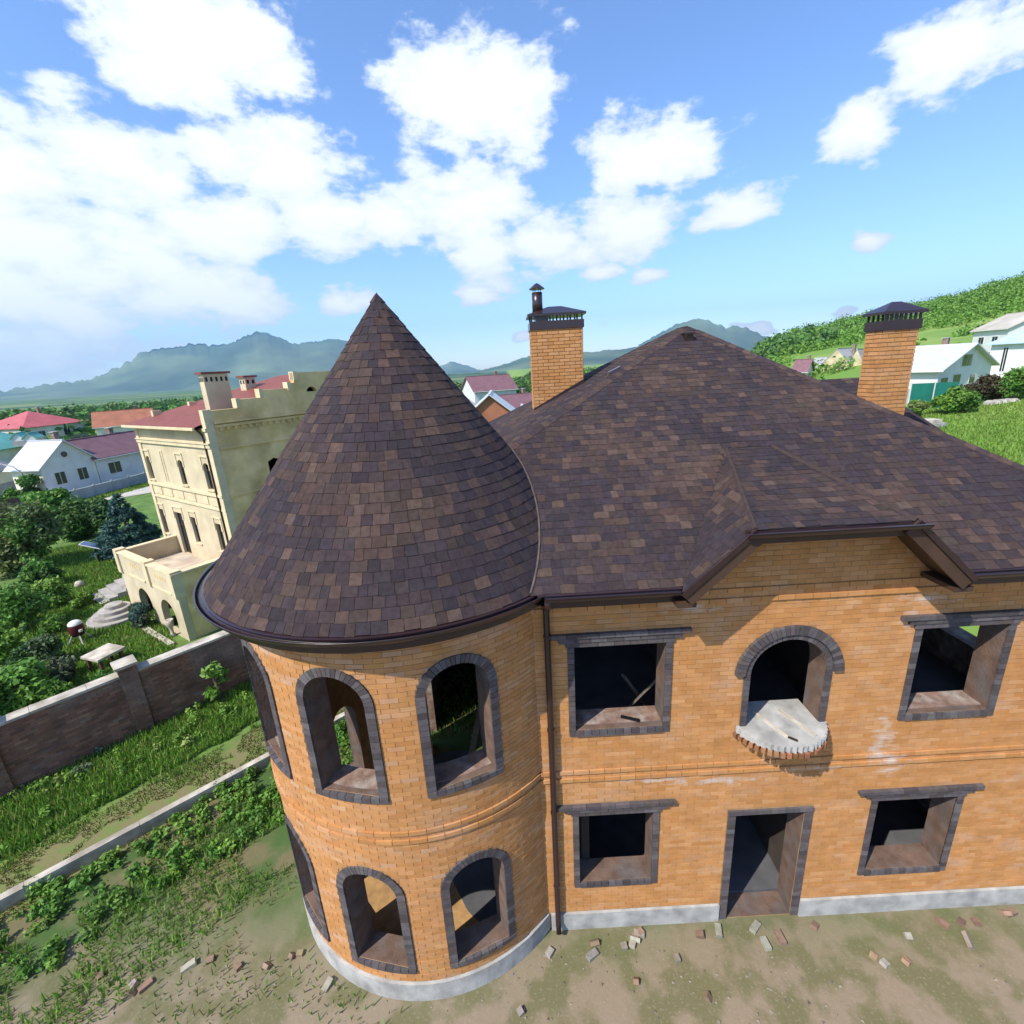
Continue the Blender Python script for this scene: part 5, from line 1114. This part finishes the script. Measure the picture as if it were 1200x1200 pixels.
for i, (px, py, w, h, pal) in enumerate(((541, 478, 26, 36, G_LITE + G_MID), (530, 474, 20, 26, G_MID), (606, 470, 16, 18, G_DARK), (617, 474, 12, 24, G_LITE), (552, 472, 18, 22, G_MID))):
    p = put(px, py, 95 + 6 * i); k = (p - CP).dot(fw) / FPX; p.z = min(p.z, H(p.x, p.y) + .2); shrub('village_tree', ('bright green tree beside the cone roof', 'darker tree just behind the bright one', 'dark tree by the plum roof', 'slim bright tree against the brick chimney', 'mid-green tree before the plum-roofed house')[i], 'tree', p, w * k, h * k + .8, pal, 90 + i, .45, 1500, 10)
# right: hillside houses
building('village_house', 'white gabled house with plain white roof below the green hill', put(1097, 455, 56), put(1157, 451, 63), 6.2, 2.6, 2.5, 'white', 'whitemetal', [('f', .05, .17, .6, 1.6), ('f', .27, .4, .6, 1.8), ('f', .58, .68, .6, 1.6), ('f', .38, .56, 2.7, 4.0), ('l', .2, .35, .4, 1.6)], ridge='y', over=.6)
building('village_house', 'large white two-storey house with pale blue metal roof', put(1152, 452, 72), put(1290, 450, 64), 12, 6.0, 2.6, 'white', 'bluemetal', [('f', .12, .16, 2.0, 5.2), ('f', .42, .47, 3.6, 5.2), ('f', .42, .47, .8, 2.4), ('f', .55, .6, 3.6, 5.2), ('f', .55, .6, .8, 2.4), ('f', .75, .8, 3.6, 5.2)], hip=True, over=.7)
building('village_house', 'small white house with beige roof higher on the hillside', put(1136, 416, 100), put(1176, 414, 92), 11, 4.6, 2.6, 'white', 'road', [('f', .2, .35, 2, 3.2), ('f', .6, .75, 2, 3.2)])
building('village_house', 'old yellow stone house with two gables and dark windows', put(961, 450, 125), put(992, 449, 120), 9, 5.0, 3.2, 'yellowplaster', 'greyroof', [('f', .1, .22, 1.5, 3.6), ('f', .3, .42, 1.5, 3.6), ('f', .6, .7, 1.2, 3.8), ('f', .8, .9, 1.5, 3.6)], ridge='y', over=.1)
wt = building('x', '', put(990, 449, 122), put(1009, 448, 119), 9, 4.4, 3.4, 'yellowplaster', 'greyroof', [('f', .2, .4, 1.5, 3.6), ('f', .6, .8, 1.5, 3.6)], ridge='y', over=.1); as_part(wt, [o for o in bpy.data.objects if o.get('label', '').startswith('old yellow')][0], None)
building('village_house', 'maroon roofed cottage left of the yellow stone house', put(928, 450, 118), put(944, 448, 116), 5, 3.0, 2.4, 'cream', 'purple')
building('village_house', 'grey roofed cottage between the maroon roof and the yellow house', put(944, 441, 140), put(962, 440, 136), 8, 2.6, 2.2, 'cream', 'greyroof')
# green sheet fence
for (xa, xb, Y, lab) in ((1066, 1122, 53, 'green sheet metal fence below the white gabled house'), (1166, 1212, 56, 'green sheet metal fence below the blue-roofed house')):
    A_, B_ = put(xa, 462, Y), put(xb, 460, Y - 1); v = B_ - A_; L_ = math.hypot(v.x, v.y); ft = thing('sheet_fence', lab, 'fence', (A_.x, A_.y, H(A_.x, A_.y)), math.atan2(v.y, v.x)); n = max(2, int(L_ / 2.2)); zt = A_.z + 1.1 - H(A_.x, A_.y)
    for i in range(n): MB().box(L_ * i / n + .05, -.03, -.5, L_ * (i + 1) / n - .05, .03, zt).build('fence_sheet', M['gfence'], ft); MB().box(L_ * i / n - .05, -.06, -.5, L_ * i / n + .05, .06, zt + .15).build('post', M['white'], ft)
for i, (px, py, w, h, pal, Y, lab) in enumerate(((1128, 481, 44, 24, G_LITE + G_MID, 48, 'bright rounded bush below the white gabled house'), (1105, 476, 26, 14, G_LITE, 49, 'low bright bush beside the concrete slabs'), (1152, 464, 34, 24, G_BROWN, 52, 'dry brown thicket beside the bright bush'), (1188, 466, 30, 28, G_MID, 50, 'mid-green bush in front of the green fence'), (1206, 462, 30, 30, G_LITE + G_MID, 49, 'tall bright bush at the end of the green fence'), (1075, 470, 26, 10, G_LITE + G_OLIVE, 50, 'low weeds under the green fence'))):
    p = put(px, py, Y); k = (p - CP).dot(fw) / FPX; p.z = min(p.z, H(p.x, p.y) + .3); shrub('field_bush', lab, 'bush', p, w * k, h * k + .3, pal, 120 + i, .22, 3000, 12)
cs2 = put(1088, 484, 44); cs2.z = H(cs2.x, cs2.y); sl2 = thing('concrete_slabs', 'stack of grey concrete slabs lying at the field edge', 'slabs', cs2, rad(8))
for i, (x, y, z, w) in enumerate(((0, 0, 0, 3.2), (.2, .1, .32, 2.8), (-2.6, .5, 0, 2.2), (-.4, .3, .64, 3.4))): MB().box(x - w / 2, y - .6, z - .1, x + w / 2, y + .6, z + .2).build('slab', M['concw' if i == 3 else 'conc'], sl2)
# rubble stones by the thicket
for i, (px, py) in enumerate(((1160, 468), (1168, 469), (1176, 466), (1185, 468))):
    p = put(px, py, 50); p.z = H(p.x, p.y) - .05; tag(MB().lathe(tuple(p), [(0, 0), (.5 + .1 * i, .05), (.45, .35), (.2, .5 - .05 * i), (0, .5 - .05 * i)], 7).build('rubble_stone', M['stone']), 'pale rubble stone lying under the dry brown thicket', 'stone', 'rubble stones under the thicket')
# meadow grass on the right field, hillside scrub, valley woods
def meadow(g, n):
    y = 20 + 34 * g.random(n); x = y * (.62 + .75 * g.random(n)); return np.c_[x, y, hgt(x, y)]
blades('grass', 'rough bright meadow grass beyond the house', 34000, meadow, .1, .35, .05, [(.16, .27, .03), (.13, .24, .03), (.2, .28, .06)], 10)
def scrub():
    g = np.random.default_rng(33); L_ = []; cl = []
    N_ = 11000; az = np.radians(20 + 42 * g.random(N_)); r = 125 + 310 * g.random(N_) ** .85; x, y = r * np.sin(az), r * np.cos(az); z = hgt(x, y)
    band = .55 * vnoise(x + .6 * y, y - .4 * x, 46, 6) + .3 * vnoise(x, y, 17, 8) + .25 * vnoise(x, y, 7, 9)
    keep = (band > .535) | (r > 414); x, y, z, r = x[keep], y[keep], z[keep], r[keep]
    for i in range(len(x)): q = (.6 + 2.6 * g.random() ** 2) * (.7 + r[i] / 500); L_.append((x[i], y[i], z[i] + q * .45, q, q * .75))
    Q, C = leafcloud(120000, L_, .8, [(.16, .30, .04), (.13, .26, .035), (.19, .33, .05), (.11, .23, .03)], 34, 1.2, .8); return tag(quads('hillside_scrub', Q, C, M['leaf']), 'green scrub and low trees covering the hillside', 'scrub', None, 'stuff')
scrub()
def valley():
    g = np.random.default_rng(35); L_ = []
    for i in range(2600):
        px = -80 + 1050 * g.random(); d = ray(px, 440); az = math.atan2(d.x, d.y)
        if px < 230: r = 170 + 330 * g.random()
        else: r = 230 + 420 * g.random()
        x, y = r * math.sin(az), r * math.cos(az)
        if vnoise(x * .6, y * 1.4, 90, 12) < .5 and g.random() > .06: continue
        q = 2.0 + 2.4 * g.random(); L_.append((x, y, H(x, y) + q * .7, q, q * .9))
    Q, C = leafcloud(46000, L_, 1.7, G_DARK + G_MID, 36, 1.2, .8); return tag(quads('valley_woods', Q, C, M['leaf']), 'dark belt of woods and hedges across the valley', 'woods', None, 'stuff')
valley()
# ------------------------------------------------------------------ air
def haze():
    Mh = bpy.data.materials.new('haze_air'); Mh.use_nodes = True; N = Mh.node_tree.nodes; N.clear(); out = N.new('ShaderNodeOutputMaterial'); v = N.new('ShaderNodeVolumePrincipled'); v.inputs['Color'].default_value = (.42, .72, 1.0, 1); v.inputs['Density'].default_value = 9e-5; v.inputs['Anisotropy'].default_value = .2
    Mh.node_tree.links.new(v.outputs[0], out.inputs['Volume']); o = MB().box(-10400, -10400, -22, 10400, 10400, 950).build('haze', Mh); o['kind'] = 'stuff'; o['label'] = 'thin blue summer haze over the valley'; return o
haze()
